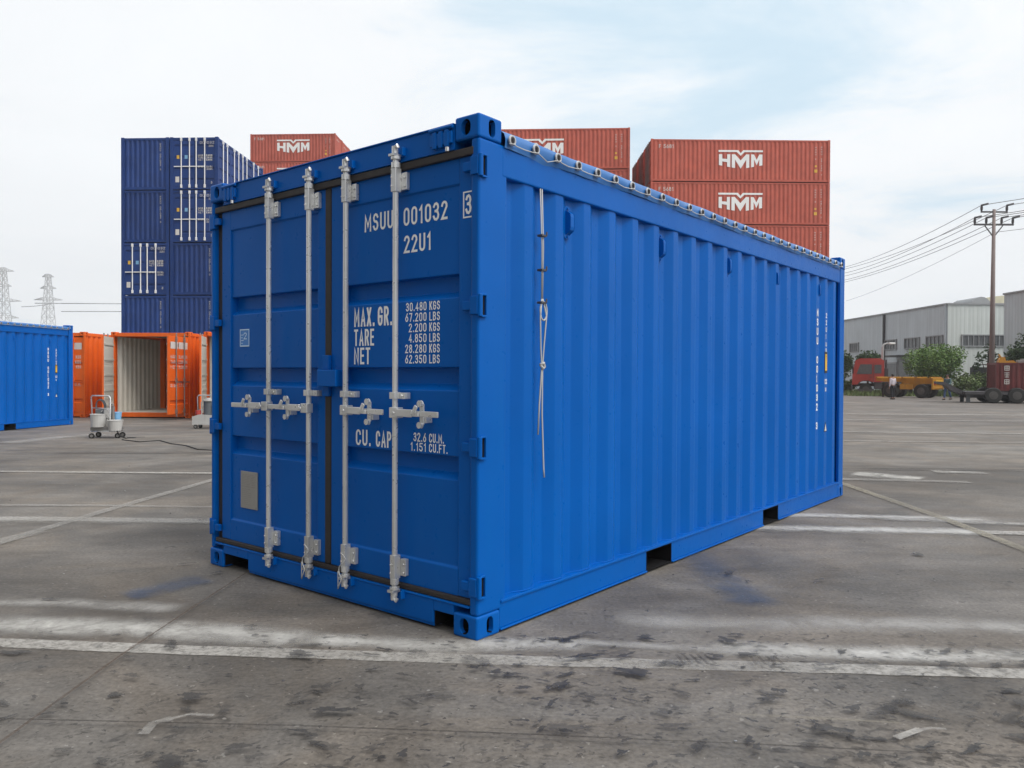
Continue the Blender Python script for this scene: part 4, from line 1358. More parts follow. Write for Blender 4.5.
GRID = R(-2.9)
gu = Vector((math.cos(GRID), math.sin(GRID)))       # grid right
gw = Vector((-math.sin(GRID), math.cos(GRID)))      # grid away
nav_d, nav_c = navy('door'), navy('corr')
S_N = 38.7
base = Vector(((218 - 512) / FPX * S_N, S_N))
used = {'d': 0, 'c': 0}
hidden_navy = 'navy container at the foot of the navy stack, hidden behind the orange containers'
lay = {(0, 4): ('c', 'topmost navy container of the left column, plain corrugated end facing us'),
       (0, 3): ('c', 'navy container second from the top in the left column, plain end, under the topmost'),
       (0, 2): ('d', 'navy container in the left column showing double doors with white rods, middle of the stack'),
       (0, 1): ('c', 'navy container in the left column just above the open orange container'),
       (0, 0): ('c', hidden_navy),
       (1, 4): ('d', 'topmost navy container of the right column, white lock rods on its doors and side'),
       (1, 3): ('d', 'navy container with white door rods directly under the topmost of the right column'),
       (1, 2): ('c', 'plain-ended navy container in the right column below the two with doors'),
       (1, 1): ('c', 'plain navy container of the right column, lettering down its edge, just above the orange doors'),
       (1, 0): ('c', hidden_navy)}
for (c_, t_), (k_, lb) in lay.items():
    proto = nav_d if k_ == 'd' else nav_c
    o = proto if used[k_] == 0 else copy_tree(proto)
    used[k_] += 1
    p = base - gu * ((1 - c_) * 2.50)
    o.location = (p.x, p.y, t_ * 2.615 + gz(p.x - 1, p.y))
    o.rotation_euler = (0, 0, GRID)
    tag(o, lb, 'container', 'navy containers stacked five high')


# --- rust-red containers with the white logo
def hmm_logo(mb, o, u, v, w, off):
    """block letters H M M with a notched bar above; bottom edge runs to a shallow V"""
    o, u, v = Vector(o), Vector(u), Vector(v)
    h = w * 0.42

    def P(pts):
        q = [o + u * (x * w) + v * (y * h) for x, y in pts]
        mb.add(q, [tuple(range(len(q)))])
    # bar with a V in the middle
    P([(-0.5, 1.0), (-0.5, 0.90), (-0.09, 0.90), (-0.055, 1.0)])
    P([(-0.055, 1.0), (-0.09, 0.90), (0.0, 0.70), (0.0, 0.84)])
    P([(0.0, 0.84), (0.0, 0.70), (0.09, 0.90), (0.055, 1.0)])
    P([(0.055, 1.0), (0.09, 0.90), (0.5, 0.90), (0.5, 1.0)])

    def bot(x):
        return 0.0 + 0.42 * abs(x)
    t = 0.78
    for x0, x1 in ((-0.49, -0.415), (-0.305, -0.235), (-0.20, -0.125), (0.125, 0.195), (0.235, 0.30), (0.42, 0.49)):
        P([(x0, t), (x0, bot(x0)), (x1, bot(x1)), (x1, t)])
    P([(-0.415, 0.55), (-0.415, 0.40), (-0.305, 0.36), (-0.305, 0.53)])          # crossbar of H
    P([(-0.125, t), (-0.125, 0.50), (0.0, 0.02), (0.0, 0.46)])                   # the two Ms
    P([(0.0, 0.46), (0.0, 0.02), (0.125, 0.50), (0.125, t)])
    P([(0.30, t), (0.30, 0.52), (0.36, 0.20), (0.36, 0.50)])
    P([(0.36, 0.50), (0.36, 0.20), (0.42, 0.52), (0.42, t)])


def red_box(L, H, logo_c, logo_w, pitch):
    root = empty('container', (0, 0, 0))
    body_mesh(L, CW, H, pitch).build('body', M['red'], root)
    for sgn, hx in ((1, -CW + 0.15), (-1, -0.15)):
        leaf_mesh(1.065, H - 0.33, sgn).build('door', M['red'], root, loc=(hx, 0.03, 0))
    rods_on(root, (-1.86, -1.44, -1.10, -0.67), -0.01, 0.12, H - 0.06, M['steel'])
    # logo on the long +x side; text runs along +y
    mb = MB(); hmm_logo(mb, (-0.028, logo_c, H * 0.30), (0, 1, 0), (0, 0, 1), logo_w, 0)
    mb.build('logo', M['white'], root)
    mb = MB()
    mb.text("F 5681", (-0.028, 0.42 * L / 12.19 + 0.12, H - 0.62), (0, 1, 0), (0, 0, 1), 1.0, 0.26)
    z = H - 0.42
    for c_ in "HMMU 681240 7":
        if c_ != ' ':
            mb.text(c_, (-0.028, L - 0.62, z - 0.11), (0, 1, 0), (0, 0, 1), 0.085 * (.4 if c_ == '1' else 1), 0.11)
            if z > H - 1.2:
                mb.text(c_, (-0.028, L - 1.02, z - 0.13), (0, 1, 0), (0, 0, 1), 0.085 * (.4 if c_ == '1' else 1), 0.11)
        z -= 0.155
    mb.build('marking', M['offwhite'], root)
    mb = MB()
    mb.box(-0.029, -0.026, L - 1.06, L - 0.86, 0.66, 0.86)
    mb.box(-0.029, -0.026, L - 1.03, L - 0.90, 1.02, 1.14)
    mb.build('placard', M['placard'], root)
    # ends
    mb = MB()
    mb.text("681240", (-0.55, L - 0.022, H - 0.55), (-1, 0, 0), (0, 0, 1), 0.9, 0.16)
    mb.build('end_marking', M['offwhite'], root)
    return root


def red_stack(proto, px_right, depth, L, hts, deep, labels, group, where, yaw=GRID):
    """right front edge of the stack at pixel column px_right, long sides facing the yard"""
    p0 = Vector(((px_right - 512) / FPX * depth, depth))
    z0 = gz(p0.x - 3, p0.y)
    gu = Vector((math.cos(yaw), math.sin(yaw))); gw = Vector((-math.sin(yaw), math.cos(yaw)))
    first = True
    for row in range(deep):
        z = z0
        for t, h in enumerate(hts):
            o = proto if first else copy_tree(proto)
            first = False
            q = p0 - gu * L + gw * (row * 2.60)
            o.location = (q.x, q.y, z)
            o.rotation_euler = (0, 0, yaw - math.pi / 2)
            o.scale = (1, 1, (h - 0.025) / proto_h[proto.name])
            tag(o, labels.get((row, len(hts) - 1 - t), 'rust-red container hidden deep in the %s red stack' % where), 'container', group)
            z += h


proto_h = {}
rA = red_box(8.55, 2.82, 4.32, 3.3, 0.32); rA.name = 'container'; proto_h[rA.name] = 2.82
rC = red_box(12.19, 2.83, 6.1, 3.02, 0.295); proto_h[rC.name] = 2.83
rB = copy_tree(rC); proto_h[rB.name] = 2.83
gA, gB, gC = 'red logo containers stacked at the left', 'red logo containers stacked in the middle', 'red logo containers stacked at the right'
red_stack(rA, 335, 77.0, 8.55, [2.785] * 9, 3, {(0, 0): 'topmost short rust-red container between the navy stack and the blue roof', (0, 1): 'short rust-red container with half-hidden logo, second from the top behind the navy stack',
          (1, 0): 'rust-red container end just behind the topmost short red one', (2, 0): 'farthest rust-red container end at the top of the left red stack',
          (1, 1): 'second-layer rust-red container end just behind the front of the left red stack', (2, 1): 'second-layer rust-red container end farthest back in the left red stack'}, gA, 'left')
red_stack(rB, 628.5, 54.2, 12.19, [2.55] * 5 + [2.87] * 2, 3, {(0, 0): 'topmost rust-red container of the middle stack, white logo half covered by the tarpaulin', (0, 1): 'sliver of rust-red container below the topmost one of the middle stack'}, gB, 'middle')
red_stack(rC, 828, 53.0, 12.19, [2.885] * 6, 3, {(0, 0): 'topmost rust-red container of the right stack with its whole white logo', (0, 1): 'second rust-red container of the right stack, white logo just above the tarpaulin edge', (0, 2): 'third rust-red container of the right stack, mostly hidden by the blue container roof',
          (1, 0): 'greyish red container end directly behind the topmost one of the right stack', (2, 0): 'farthest red container end at the top left of the right stack',
          (1, 1): 'red container end behind the second one of the right stack', (2, 1): 'farthest red container end in the second layer of the right stack'}, gC, 'right', R(0.8))


# --- orange ten-foot containers by the navy stack
def orange(open_deg_l, open_deg_r, L=2.991):
    H = 2.585
    root = empty('container', (0, 0, 0))
    O = M['orange']
    body_mesh(L, CW, H, 0.26, post=0.055).build('body', O, root, bevel=0.006)
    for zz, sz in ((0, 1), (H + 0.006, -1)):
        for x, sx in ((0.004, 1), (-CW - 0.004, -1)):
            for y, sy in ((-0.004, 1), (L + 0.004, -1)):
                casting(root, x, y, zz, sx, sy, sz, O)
    mb = MB()   # cream lining, seen through the open doors
    mb.corr((-CW + 0.075, 0.16), (-CW + 0.075, L - 0.16), 0.165, H - 0.135, (1, 0), 0.26, 0.036, fo=.07, fi=.07)
    mb.corr((-0.075, 0.16), (-0.075, L - 0.16), 0.165, H - 0.135, (-1, 0), 0.26, 0.036, fo=.07, fi=.07)
    mb.corr((-CW + 0.32, L - 0.10), (-0.32, L - 0.10), 0.165, H - 0.135, (0, -1), 0.25, 0.03)
    mb.box(-CW + 0.1, -0.1, 0.11, L - 0.11, H - 0.058, H - 0.053)
    mb.box(-CW + 0.1, -0.1, 0.11, L - 0.11, 0.162, 0.168)
    mb.build('lining', M['cream'], root)
    mb = MB()
    for x in (-CW + 0.11, -0.26):
        mb.box(x, x + 0.15, L - 0.25, L - 0.11, 0.17, H - 0.14)
    mb.build('rear_post', O, root)
    for sgn, hx, deg in ((1, -CW + 0.03, open_deg_l), (-1, -0.03, open_deg_r)):
        w = 1.185
        ang = R(-deg) if sgn == 1 else R(deg)
        d = leaf_mesh(w, H - 0.33, sgn).build('door', O, root, loc=(hx, 0.03 if deg == 0 else -0.02, 0), rotz=ang, bevel=0.004)
        mb = leaf_mesh(w - 0.02, H - 0.35, sgn, 0.18)
        mb.v = [(x + sgn * 0.01, 0.058 - y * 0.25, z) for x, y, z in mb.v]
        f0, f1 = sorted((sgn * 0.02, sgn * (w - 0.02)))
        for k in range(5):
            zc = 0.18 + (k + 0.5) * (H - 0.35) / 5
            mb.box(f0, f1, 0.060, 0.074, zc - 0.028, zc + 0.028)
        mb.build('door_lining', M['cream'], d)
        for xr in (0.32, 0.80):
            mb = MB()
            mb.tube([(sgn * xr, -0.03, 0.10), (sgn * xr, -0.03, H - 0.07)], 0.018, 8)
            for z in (0.25, 1.15, H - 0.25):
                mb.box(sgn * xr - 0.03, sgn * xr + 0.03, -0.05, -0.004, z - 0.06, z + 0.06)
            xa, xb = sorted((sgn * xr, sgn * (xr - 0.28)))
            mb.box(xa, xb, -0.06, -0.045, 1.08, 1.11)
            mb.build('lock_rod', M['steel'] if deg else O, d)
        if sgn == -1:
            mb = MB()
            x0 = -w + 0.10
            mb.box(x0, x0 + 0.42, -0.0035, -0.0022, 2.06, 2.26); mb.box(x0 + 0.47, x0 + 1.0, -0.0035, -0.0022, 2.06, 2.26)
            for k, (a, b) in enumerate((("MAX.GR.", "30.480 KGS"), ("TARE", "2.200 KGS"), ("NET", "28.280 KGS"), ("CU. CAP.", "15.9 CU.M."))):
                z = 1.78 - 0.15 * k if k < 3 else 0.95
                mb.text(a, (x0, -0.004, z), (1, 0, 0), (0, 0, 1), 0.36, 0.10); mb.text(b, (x0 + 0.46, -0.004, z), (1, 0, 0), (0, 0, 1), 0.52, 0.10)
            mb.build('marking', M['offwhite'], d)
    return root


o_open = orange(72, 89)
o_open.location = (-9.66, 23.35, -0.058); o_open.rotation_euler = (0, 0, GRID)
tag(o_open, 'orange container with both doors swung open showing its cream interior', 'container', 'orange containers in a row')
o2 = copy_tree(o_open)
o2.location = (-6.86, 23.35, -0.04); o2.rotation_euler = (0, 0, GRID)
tag(o2, 'orange container mostly hidden behind the big blue one, only its open cream door showing', 'container', 'orange containers in a row')
o3 = orange(0, 0)
o3.location = (-12.90, 23.50, -0.058); o3.rotation_euler = (0, 0, GRID)
tag(o3, 'closed orange container squeezed between the left blue container and the open orange one', 'container', 'orange containers in a row')

# ------------------------------------------------------------------ paint sprayers on carts
def wheel_small(root, x, y, r, w, axis='x'):
    mb = MB()
    d = Vector((w / 2, 0, 0)) if axis == 'x' else Vector((0, w / 2, 0))
    c = Vector((x, y, r))
    mb.tube([c - d, c + d], r, 14)
    o = mb.build('wheel', M['tyre'], root, bevel=0.006)
    mb = MB(); mb.tube([c - d * 1.15, c + d * 1.15], r * 0.5, 10); mb.build('rim', M['steel'], o)


def sprayer_a(loc, rot):
    root = empty('paint_sprayer', loc, rot)
    Z = M['zinc']
    mb = MB()
    hw = 0.24
    mb.tube([(-0.34, 0.18, 0.14), (-0.38, 0.18, 0.45), (-0.40, 0.18, 0.85), (-0.37, 0.16, 0.88), (0.05, -0.12, 0.88), (0.08, -0.12, 0.84), (0.08, -0.14, 0.45), (0.08, -0.16, 0.14)], 0.014, 8)
    mb.tube([(-0.37, 0.18, 0.62), (0.08, -0.13, 0.62)], 0.009, 8)
    mb.tube([(-0.30, 0.2, 0.15), (0.26, 0.1, 0.15), (0.26, -0.16, 0.15), (-0.28, -0.16, 0.15), (-0.30, 0.2, 0.15)], 0.014, 8)
    mb.build('frame', Z, root, smooth=True)
    def can(x, y, z0, r0, r1, h, mat, name):
        c = MB(); c.tube([(x, y, z0), (x, y, z0 + h)], [r0, r1], 18); b = c.build(name, mat, root)
        c = MB(); c.torus((x, y, z0 + h), (0, 0, 1), r1, 0.008, 18, 6); c.build('bucket_rim', mat, b)
    can(-0.16, -0.12, 0.24, 0.135, 0.15, 0.26, M['bucket'], 'bucket')
    can(0.20, -0.20, 0.17, 0.12, 0.15, 0.21, M['bucket'], 'bucket')
    can(0.14, 0.10, 0.36, 0.075, 0.088, 0.17, M['bluepail'], 'pail')
    mb = MB()
    mb.tube([(-0.02, 0.02, 0.16), (-0.02, 0.02, 0.42)], 0.05, 12)
    mb.tube([(-0.02, 0.02, 0.42), (-0.02, 0.02, 0.60)], 0.075, 14)
    mb.tube([(-0.20, 0.05, 0.54), (-0.05, 0.02, 0.58), (0.03, 0.02, 0.55)], 0.022, 8)
    mb.build('pump', M['bucket'], root, bevel=0.006)
    mb = MB(); mb.box(-0.27, -0.1, 0.02, 0.2, 0.5, 0.6); mb.build('motor', M['greybox'], root, bevel=0.015)
    mb = MB(); mb.box(-0.30, 0.25, -0.16, 0.15, 0.165, 0.235); mb.build('tray', M['steel'], root, bevel=0.006)
    mb = MB()
    for k in range(3):
        mb.torus((-0.17 + 0.012 * k, 0.02, 0.66), (0.35, 1, 0.1), 0.10 + 0.008 * k, 0.009, 18, 6, sy=1.3)
    mb.build('coiled_hose', M['greybox'], root, smooth=True)
    mb = MB(); mb.tube([(0.10, -0.02, 0.2), (0.10, -0.02, 0.66)], 0.03, 10); mb.tube([(0.10, -0.02, 0.66), (0.10, -0.02, 0.70), (0.02, 0.0, 0.72)], 0.016, 8)
    mb.build('filter_tube', M['steel'], root)
    for x, y in ((-0.26, 0.19), (-0.26, -0.19), (0.24, -0.17), (0.24, 0.12)):
        wheel_small(root, x, y, 0.058, 0.035, 'y')
    mb = MB()
    mb.tube([(0.0, 0.0, 0.40), (0.12, -0.1, 0.30), (0.3, -0.22, 0.05), (0.5, -0.4, 0.012), (0.62, -0.28, 0.012), (0.4, -0.1, 0.012), (0.75, -0.1, 0.012)], 0.012, 6)
    mb.build('hose', M['black'], root, smooth=True)
    return root


s1 = sprayer_a((-8.43, 16.25, -0.058), 0.15)
tag(s1, 'paint sprayer cart with white buckets and a blue pail before the open orange container', 'paint sprayer', 'paint sprayer carts on the yard')


def sprayer_b(loc, rot):
    root = empty('paint_sprayer', loc, rot)
    mb = MB()
    mb.tube([(-0.28, 0.15, 0.10), (-0.30, 0.15, 0.76), (-0.27, 0.15, 0.80), (0.32, 0.10, 0.80), (0.35, 0.10, 0.76), (0.34, 0.10, 0.10)], 0.014, 8)
    mb.tube([(-0.3, 0.15, 0.45), (0.34, 0.10, 0.45)], 0.009, 8)
    mb.build('frame', M['zinc'], root, smooth=True)
    mb = MB(); mb.prism([(-0.28, 0.12), (0.34, 0.12), (0.36, 0.22), (0.30, 0.30), (-0.10, 0.33), (-0.28, 0.28)], (0, -0.18, 0), (1, 0, 0), (0, 0, 1), (0, 0.32, 0))
    mb.build('housing', M['bucket'], root, bevel=0.02)
    mb = MB(); mb.tube([(0.02, 0, 0.33), (0.02, 0, 0.66)], 0.105, 16); mb.build('air_motor', M['greybox'], root, bevel=0.01)
    mb = MB(); mb.tube([(0.02, 0, 0.661), (0.02, 0, 0.70)], 0.135, 16); mb.tube([(0.02, 0, 0.70), (0.02, 0, 0.74)], 0.06, 12)
    mb.tube([(0.17, -0.03, 0.33), (0.17, -0.03, 0.58)], 0.04, 10); mb.tube([(-0.13, -0.03, 0.33), (-0.13, -0.03, 0.64)], 0.018, 8)
    mb.build('pump_head', M['bucket'], root, bevel=0.006)
    mb = MB(); mb.tube([(0.12, 0, 0.50), (0.3, -0.02, 0.50), (0.55, -0.05, 0.49)], 0.014, 8); mb.build('hose', M['black'], root, smooth=True)
    mb = MB(); mb.tube([(-0.2, -0.05, 0.34), (-0.2, -0.05, 0.44)], 0.07, 12); mb.build('filter_bowl', M['cab_red'], root)
    for x, y in ((-0.22, 0.13), (-0.22, -0.16), (0.28, -0.16), (0.28, 0.13)):
        wheel_small(root, x, y, 0.05, 0.035, 'y')
    return root


s2 = sprayer_b((-7.42, 18.95, -0.04), 0.0)
tag(s2, 'paint sprayer cart with grey upright motor beside the left edge of the big blue container', 'paint sprayer', 'paint sprayer carts on the yard')
mb = MB()
hp = [(122, 438), (140, 441), (160, 440), (172, 444), (186, 446), (198, 450), (216, 451)]
mb.tube([(*ground_px(*p), 0.012 + gz(*ground_px(*p))) for p in hp], 0.009, 6)
tag(mb.build('hose', M['black'], smooth=True), 'thin dark hose lying across the concrete at the left of the big blue container', 'hose')


# ------------------------------------------------------------------ power lines and pylons
def wire_pts(a, b, sag, n=24):
    a, b = Vector(a), Vector(b)
    return [a.lerp(b, t / n) - Vector((0, 0, sag * 4 * (t / n) * (1 - t / n))) for t in range(n + 1)]


def atp(px, py, Y):
    v = fwd + rgt * ((px - 512) / FPX) + up * ((384 - py) / FPX)
    t = Y / v.y
    return Vector((v.x * t, Y, CAM_Z + v.z * t))


PX, PY = 33.9, 55.0
pole = tag(empty('utility_pole', (PX, PY, -0.27)), 'tall brown utility pole with two crossarms standing before the warehouses', 'utility pole')
mb = MB(); mb.tube([(0, 0, 0), (0.0, 0, 7), (0.02, 0, 13.35)], [0.19, 0.15, 0.10], 12); mb.build('pole', M['concrete_pole'], pole, smooth=True)
mb = MB(); mb.box(-0.90, 0.96, -0.05, 0.05, 13.12, 13.22); mb.build('crossarm', M['iron'], pole)
mb = MB(); mb.box(-1.38, 1.40, -0.05, 0.05, 12.22, 12.34); mb.build('crossarm', M['iron'], pole)
for x0_, x1_ in ((-0.62, 0.0), (0.64, 0.02)):
    mb = MB(); mb.bar((x0_, 0, 12.2), (x1_, 0, 11.4), 0.06, 0.06); mb.build('brace', M['iron'], pole)
ins = []
for x, z in ((-0.86, 13.22), (0.92, 13.22), (-1.33, 12.34), (-0.52, 12.34), (0.56, 12.34), (1.35, 12.34)):
    mb = MB(); mb.tube([(x, 0, z), (x, 0, z + 0.10), (x, 0, z + 0.3), (x, 0, z + 0.38)], [0.05, 0.085, 0.085, 0.05], 8)
    mb.tube([(x - 0.05, 0, z + 0.40), (x + 0.34, -0.25, z + 0.48)], 0.07, 8)
    mb.build('insulator', M['iron'], pole)
    ins.append(Vector((PX + x, PY, -0.27 + z + 0.42)))
mb = MB()
ends_l = [(845, 266), (845, 271), (845, 274), (845, 277), (845, 280), (845, 300)]
for p, e in zip(ins, ((846, 266), (846, 268), (846, 272), (846, 275), (846, 279), (846, 281))):
    q = atp(e[0], e[1], 100.0) + Vector((0, 0, 1.5))
    far_ = p + (q - p) * 1.9
    mb.tube(wire_pts(p, far_, 1.6), 0.024, 4)
    nr = p + Vector((14, -26, 0.9))
    mb.tube(wire_pts(p, nr, 0.5, 12), 0.022, 4)
p = ins[0] + Vector((1.0, 0, -1.9))
mb.tube(wire_pts(p, atp(846, 301, 105.0), 0.4), 0.016, 4)
mb.tube(wire_pts(p, p + Vector((14, -26, 0.9)), 0.5, 12), 0.016, 4)
tag(mb.build('power_line', M['wire']), 'bundle of thin power wires sagging away from the brown utility pole', 'power line')


def pylon(x, y, h, label, arms, base=2.1):
    root = tag(empty('pylon', (x, y, 0)), label, 'pylon', 'lattice pylons on the skyline')
    mb = MB()

    def hw(z):
        return base * (1 - z / h) ** 1.0 * 0.9 + 0.45 if z < h * 0.72 else 0.45 + base * 0.9 * 0.28 * max(0, (1 - (z - h * 0.72) / (h * 0.28)))
    n = 12
    zs = [h * (1 - (1 - k / n) ** 1.25) for k in range(n + 1)]
    w = 0.125
    for a, b in zip(zs[:-1], zs[1:]):
        ca = [(sx * hw(a), sy * hw(a), a) for sx, sy in ((-1, -1), (1, -1), (1, 1), (-1, 1))]
        cb = [(sx * hw(b), sy * hw(b), b) for sx, sy in ((-1, -1), (1, -1), (1, 1), (-1, 1))]
        for i in range(4):
            j = (i + 1) % 4
            mb.bar(ca[i], cb[i], w, w)
            mb.bar(ca[i], cb[j], w * .6, w * .6); mb.bar(ca[j], cb[i], w * .6, w * .6)
            mb.bar(cb[i], cb[j], w * .6, w * .6)
    mb.build('tower', M['pylon'], root)
    for z, half in arms:
        mb = MB()
        for s in (-1, 1):
            tip = (s * half, 0, z)
            for sy in (-1, 1):
                mb.bar((s * hw(z), sy * hw(z), z), tip, 0.18, 0.18)
                mb.bar((s * hw(z + 0.8), sy * hw(z + 0.8), z + 0.7), tip, 0.14, 0.14)
            for k in (0.35, 0.7):
                xx = s * (hw(z) + (half - hw(z)) * k)
                mb.bar((xx, 0.3, z), (xx, -0.3, z + 1.1 * (1 - k)), 0.1, 0.1)
        mb.build('crossarm', M['pylon'], root)
    return root


pylon(-137, 230, 30.2, 'lattice pylon standing clear of the left picture edge above the left blue container', ((29.4, 1.7), (26.0, 2.4), (22.6, 4.2)))
pylon(-143, 219, 30.6, 'lattice pylon cut by the left picture edge above the left blue container', ((29.6, 3.0), (25.4, 2.2), (21.2, 5.0), (16.5, 4.2)))
mb = MB()
for z, x0 in ((21.6, -133.2), (19.2, -133.2), (21.6, -141)):
    mb.tube(wire_pts((x0, 230, z), (40, 420, z + 27), 3.0, 20), 0.10, 4)
mb.tube(wire_pts((-138, 219, 19.6), (-136, 230, 21.5), 0.2, 4), 0.08, 4)
tag(mb.build('power_line', M['wire']), 'faint power wires running right from the two lattice pylons', 'power line')


# ------------------------------------------------------------------ warehouses
GB = -0.27


def window(root, o, u, n, w, h, panes=4):
    """window on a wall: o lower corner, u along wall, n outward"""
    o, u, n = Vector(o), Vector(u), Vector(n)
    zv = Vector((0, 0, 1))
    mb = MB()
    t = 0.10
    P = lambda a, b, c: o + u * a + zv * b + n * c

    def bx(m_, a0, a1, b0, b1, c0, c1):
        m_.add([P(a0, b0, c0), P(a1, b0, c0), P(a1, b1, c0), P(a0, b1, c0), P(a0, b0, c1), P(a1, b0, c1), P(a1, b1, c1), P(a0, b1, c1)],
               [(3, 2, 1, 0), (4, 5, 6, 7), (0, 1, 5, 4), (1, 2, 6, 5), (2, 3, 7, 6), (3, 0, 4, 7)])
    bx(mb, -t, w + t, -t, 0, 0.003, 0.12); bx(mb, -t, w + t, h, h + t, 0.003, 0.12)
    bx(mb, -t, 0, 0, h, 0.003, 0.12); bx(mb, w, w + t, 0, h, 0.003, 0.12)
    for k in range(1, panes):
        bx(mb, w * k / panes - 0.03, w * k / panes + 0.03, 0, h, 0.003, 0.09)
    f = mb.build('window', M['roofsheet'], root)
    g = MB(); bx(g, 0.001, w - 0.001, 0.001, h - 0.001, 0.004, 0.03); g.build('pane', M['glass_far'], f)


def ribbed_wall(mb, a, b, z0, z1, inw, pitch=0.4):
    mb.corr(a, b, z0, z1, inw, pitch, 0.009, fo=pitch * .45, fi=pitch * .25)


wh = tag(empty('warehouse', (40.8, 73.0, GB)), 'long grey metal warehouse with a row of windows behind the red truck', 'warehouse')
TOP = 8.30
mb = MB(); ribbed_wall(mb, (0, 65), (0, 0), 0, TOP, (1, 0)); mb.build('side_wall', M['clad'], wh)
mb = MB(); ribbed_wall(mb, (0, 0), (30, 0), 0, TOP, (0, 1)); mb.build('end_wall', M['clad_pale'], wh)
mb = MB()
mb.box(0.06, 30, 0.06, 65, TOP - 0.25, TOP - 0.05)
mb.box(-0.10, 0.06, -0.10, 65, TOP - 0.02, TOP + 0.14)
mb.box(0.06, 30, -0.10, 0.06, TOP - 0.02, TOP + 0.14)
mb.build('roof', M['roofsheet'], wh)
for y0, y1 in ((0.8, 3.6), (5.0, 7.8), (9.7, 12.1), (18.7, 20.9), (26, 29), (34, 37)):
    window(wh, (0, y1, 4.45), (0, -1, 0), (-1, 0, 0), y1 - y0, 0.95)
window(wh, (1.4, 0, 4.45), (1, 0, 0), (0, -1, 0), 2.5, 0.95, 5)
window(wh, (4.35, 0, 4.45), (1, 0, 0), (0, -1, 0), 0.9, 0.95, 2)
mb = MB(); mb.tube([(-0.12, 12.3, 0), (-0.12, 12.3, TOP)], 0.13, 8); mb.build('downpipe', M['iron'], wh)
mb = MB(); mb.tube([(-0.12, 0.2, 0), (-0.12, 0.2, TOP)], 0.07, 8); mb.build('downpipe', M['clad'], wh)
mb = MB(); mb.box(-1.6, -0.01, 6.2, 9.8, 3.55, 3.72); mb.build('canopy', M['brickwall'], wh)
for y0, y1, hh in ((9.6, 12.0, 2.9), (6.6, 9.2, 3.2)):
    mb = MB(); mb.box(-0.05, -0.012, y0, y1, 0.0, hh); d = mb.build('door', M['glass_far'], wh)
    mb = MB(); mb.box(-0.09, -0.013, y0 - 0.12, y0 - 0.002, 0, hh); mb.box(-0.09, -0.013, y1 + 0.002, y1 + 0.12, 0, hh); mb.box(-0.09, -0.013, y0 - 0.12, y1 + 0.12, hh + 0.002, hh + 0.14)
    mb.build('door_frame', M['roofsheet'], d)
mb = MB()
mb.prism([(4.6 * math.cos(R(a)), 2.1 * math.sin(R(a))) for a in range(0, 181, 12)], (12.5, 11.0, TOP - 0.1), (1, 0, 0), (0, 0, 1), (0, 18, 0))
mb.build('roof_vault', M['creamroof'], wh)
mb = MB(); mb.prism([(1.3 * math.cos(R(a)), 1.6 * math.sin(R(a))) for a in range(0, 181, 15)], (9.4, 10.4, TOP + 0.2), (1, 0, 0), (0, 0, 1), (0, 4, 0)); mb.build('roof_vent', M['roofsheet'], wh)

wh2 = tag(empty('warehouse', (40.2, 63.7, GB)), 'dark grey metal building at the right picture edge behind the round tree', 'warehouse')
mb = MB(); ribbed_wall(mb, (0, 0), (0, -34), 0, 8.25, (1, 0)); mb.build('side_wall', M['clad'], wh2)
mb = MB(); ribbed_wall(mb, (18, 0), (0, 0), 0, 8.25, (0, -1)); mb.build('end_wall', M['clad'], wh2)
mb = MB(); ribbed_wall(mb, (0, -34), (18, -34), 0, 8.25, (0, 1)); mb.build('end_wall', M['clad_pale'], wh2)
mb = MB(); mb.box(0.06, 18, -33.9, -0.06, 8.0, 8.2); mb.box(-0.1, 0.06, -34, 0.05, 8.24, 8.38); mb.build('roof', M['roofsheet'], wh2)
for k in range(4):
    window(wh2, (0, -12 - 6 * k, 4.45), (0, -1, 0), (-1, 0, 0), 2.8, 0.95)

bw = MB(); bw.box(0, 7.2, 0, 0.3, 0, 2.35)
for k in range(4):
    bw.box(0.0 + k * 2.3, 0.35 + k * 2.3, -0.06, -0.002, 0, 2.45)
o = bw.build('boundary_wall', M['brickwall'], loc=(39.0, 66.0, GB))
tag(o, 'low dark wall behind the bushes between the two grey buildings', 'wall')


# ------------------------------------------------------------------ trees, shrubs, weeds
def leaves(mb, lobes, n, size, rr, flat=0.0):
    tot = sum(l[3] ** 2 for l in lobes)
    for cx, cy, cz, r, rz in lobes:
        k = int(n * r * r / tot)
        for _ in range(k):
            while True:
                d = Vector((rr.gauss(0, 1), rr.gauss(0, 1), rr.gauss(0, 1)))
                if d.length > 0.01: break
            d.normalize()
            q = r * (0.55 + 0.5 * rr.random() ** 0.6) * (1 + 0.12 * math.sin(d.x * 7 + d.z * 5))
            p = Vector((cx + d.x * q, cy + d.y * q, cz + d.z * q * rz / r))
            if p.z < 0.02: continue
            a = Vector((rr.gauss(0, 1), rr.gauss(0, 1), rr.gauss(0, 0.6))).normalized()
            b = a.cross(Vector((rr.gauss(0, 1), rr.gauss(0, 1), rr.gauss(0, 1)))).normalized()
            s = size * rr.uniform(0.5, 1.3)
            mb.add([p - a * s, p - b * s * 0.45, p + a * s, p + b * s * 0.45], [(0, 1, 2, 3)])


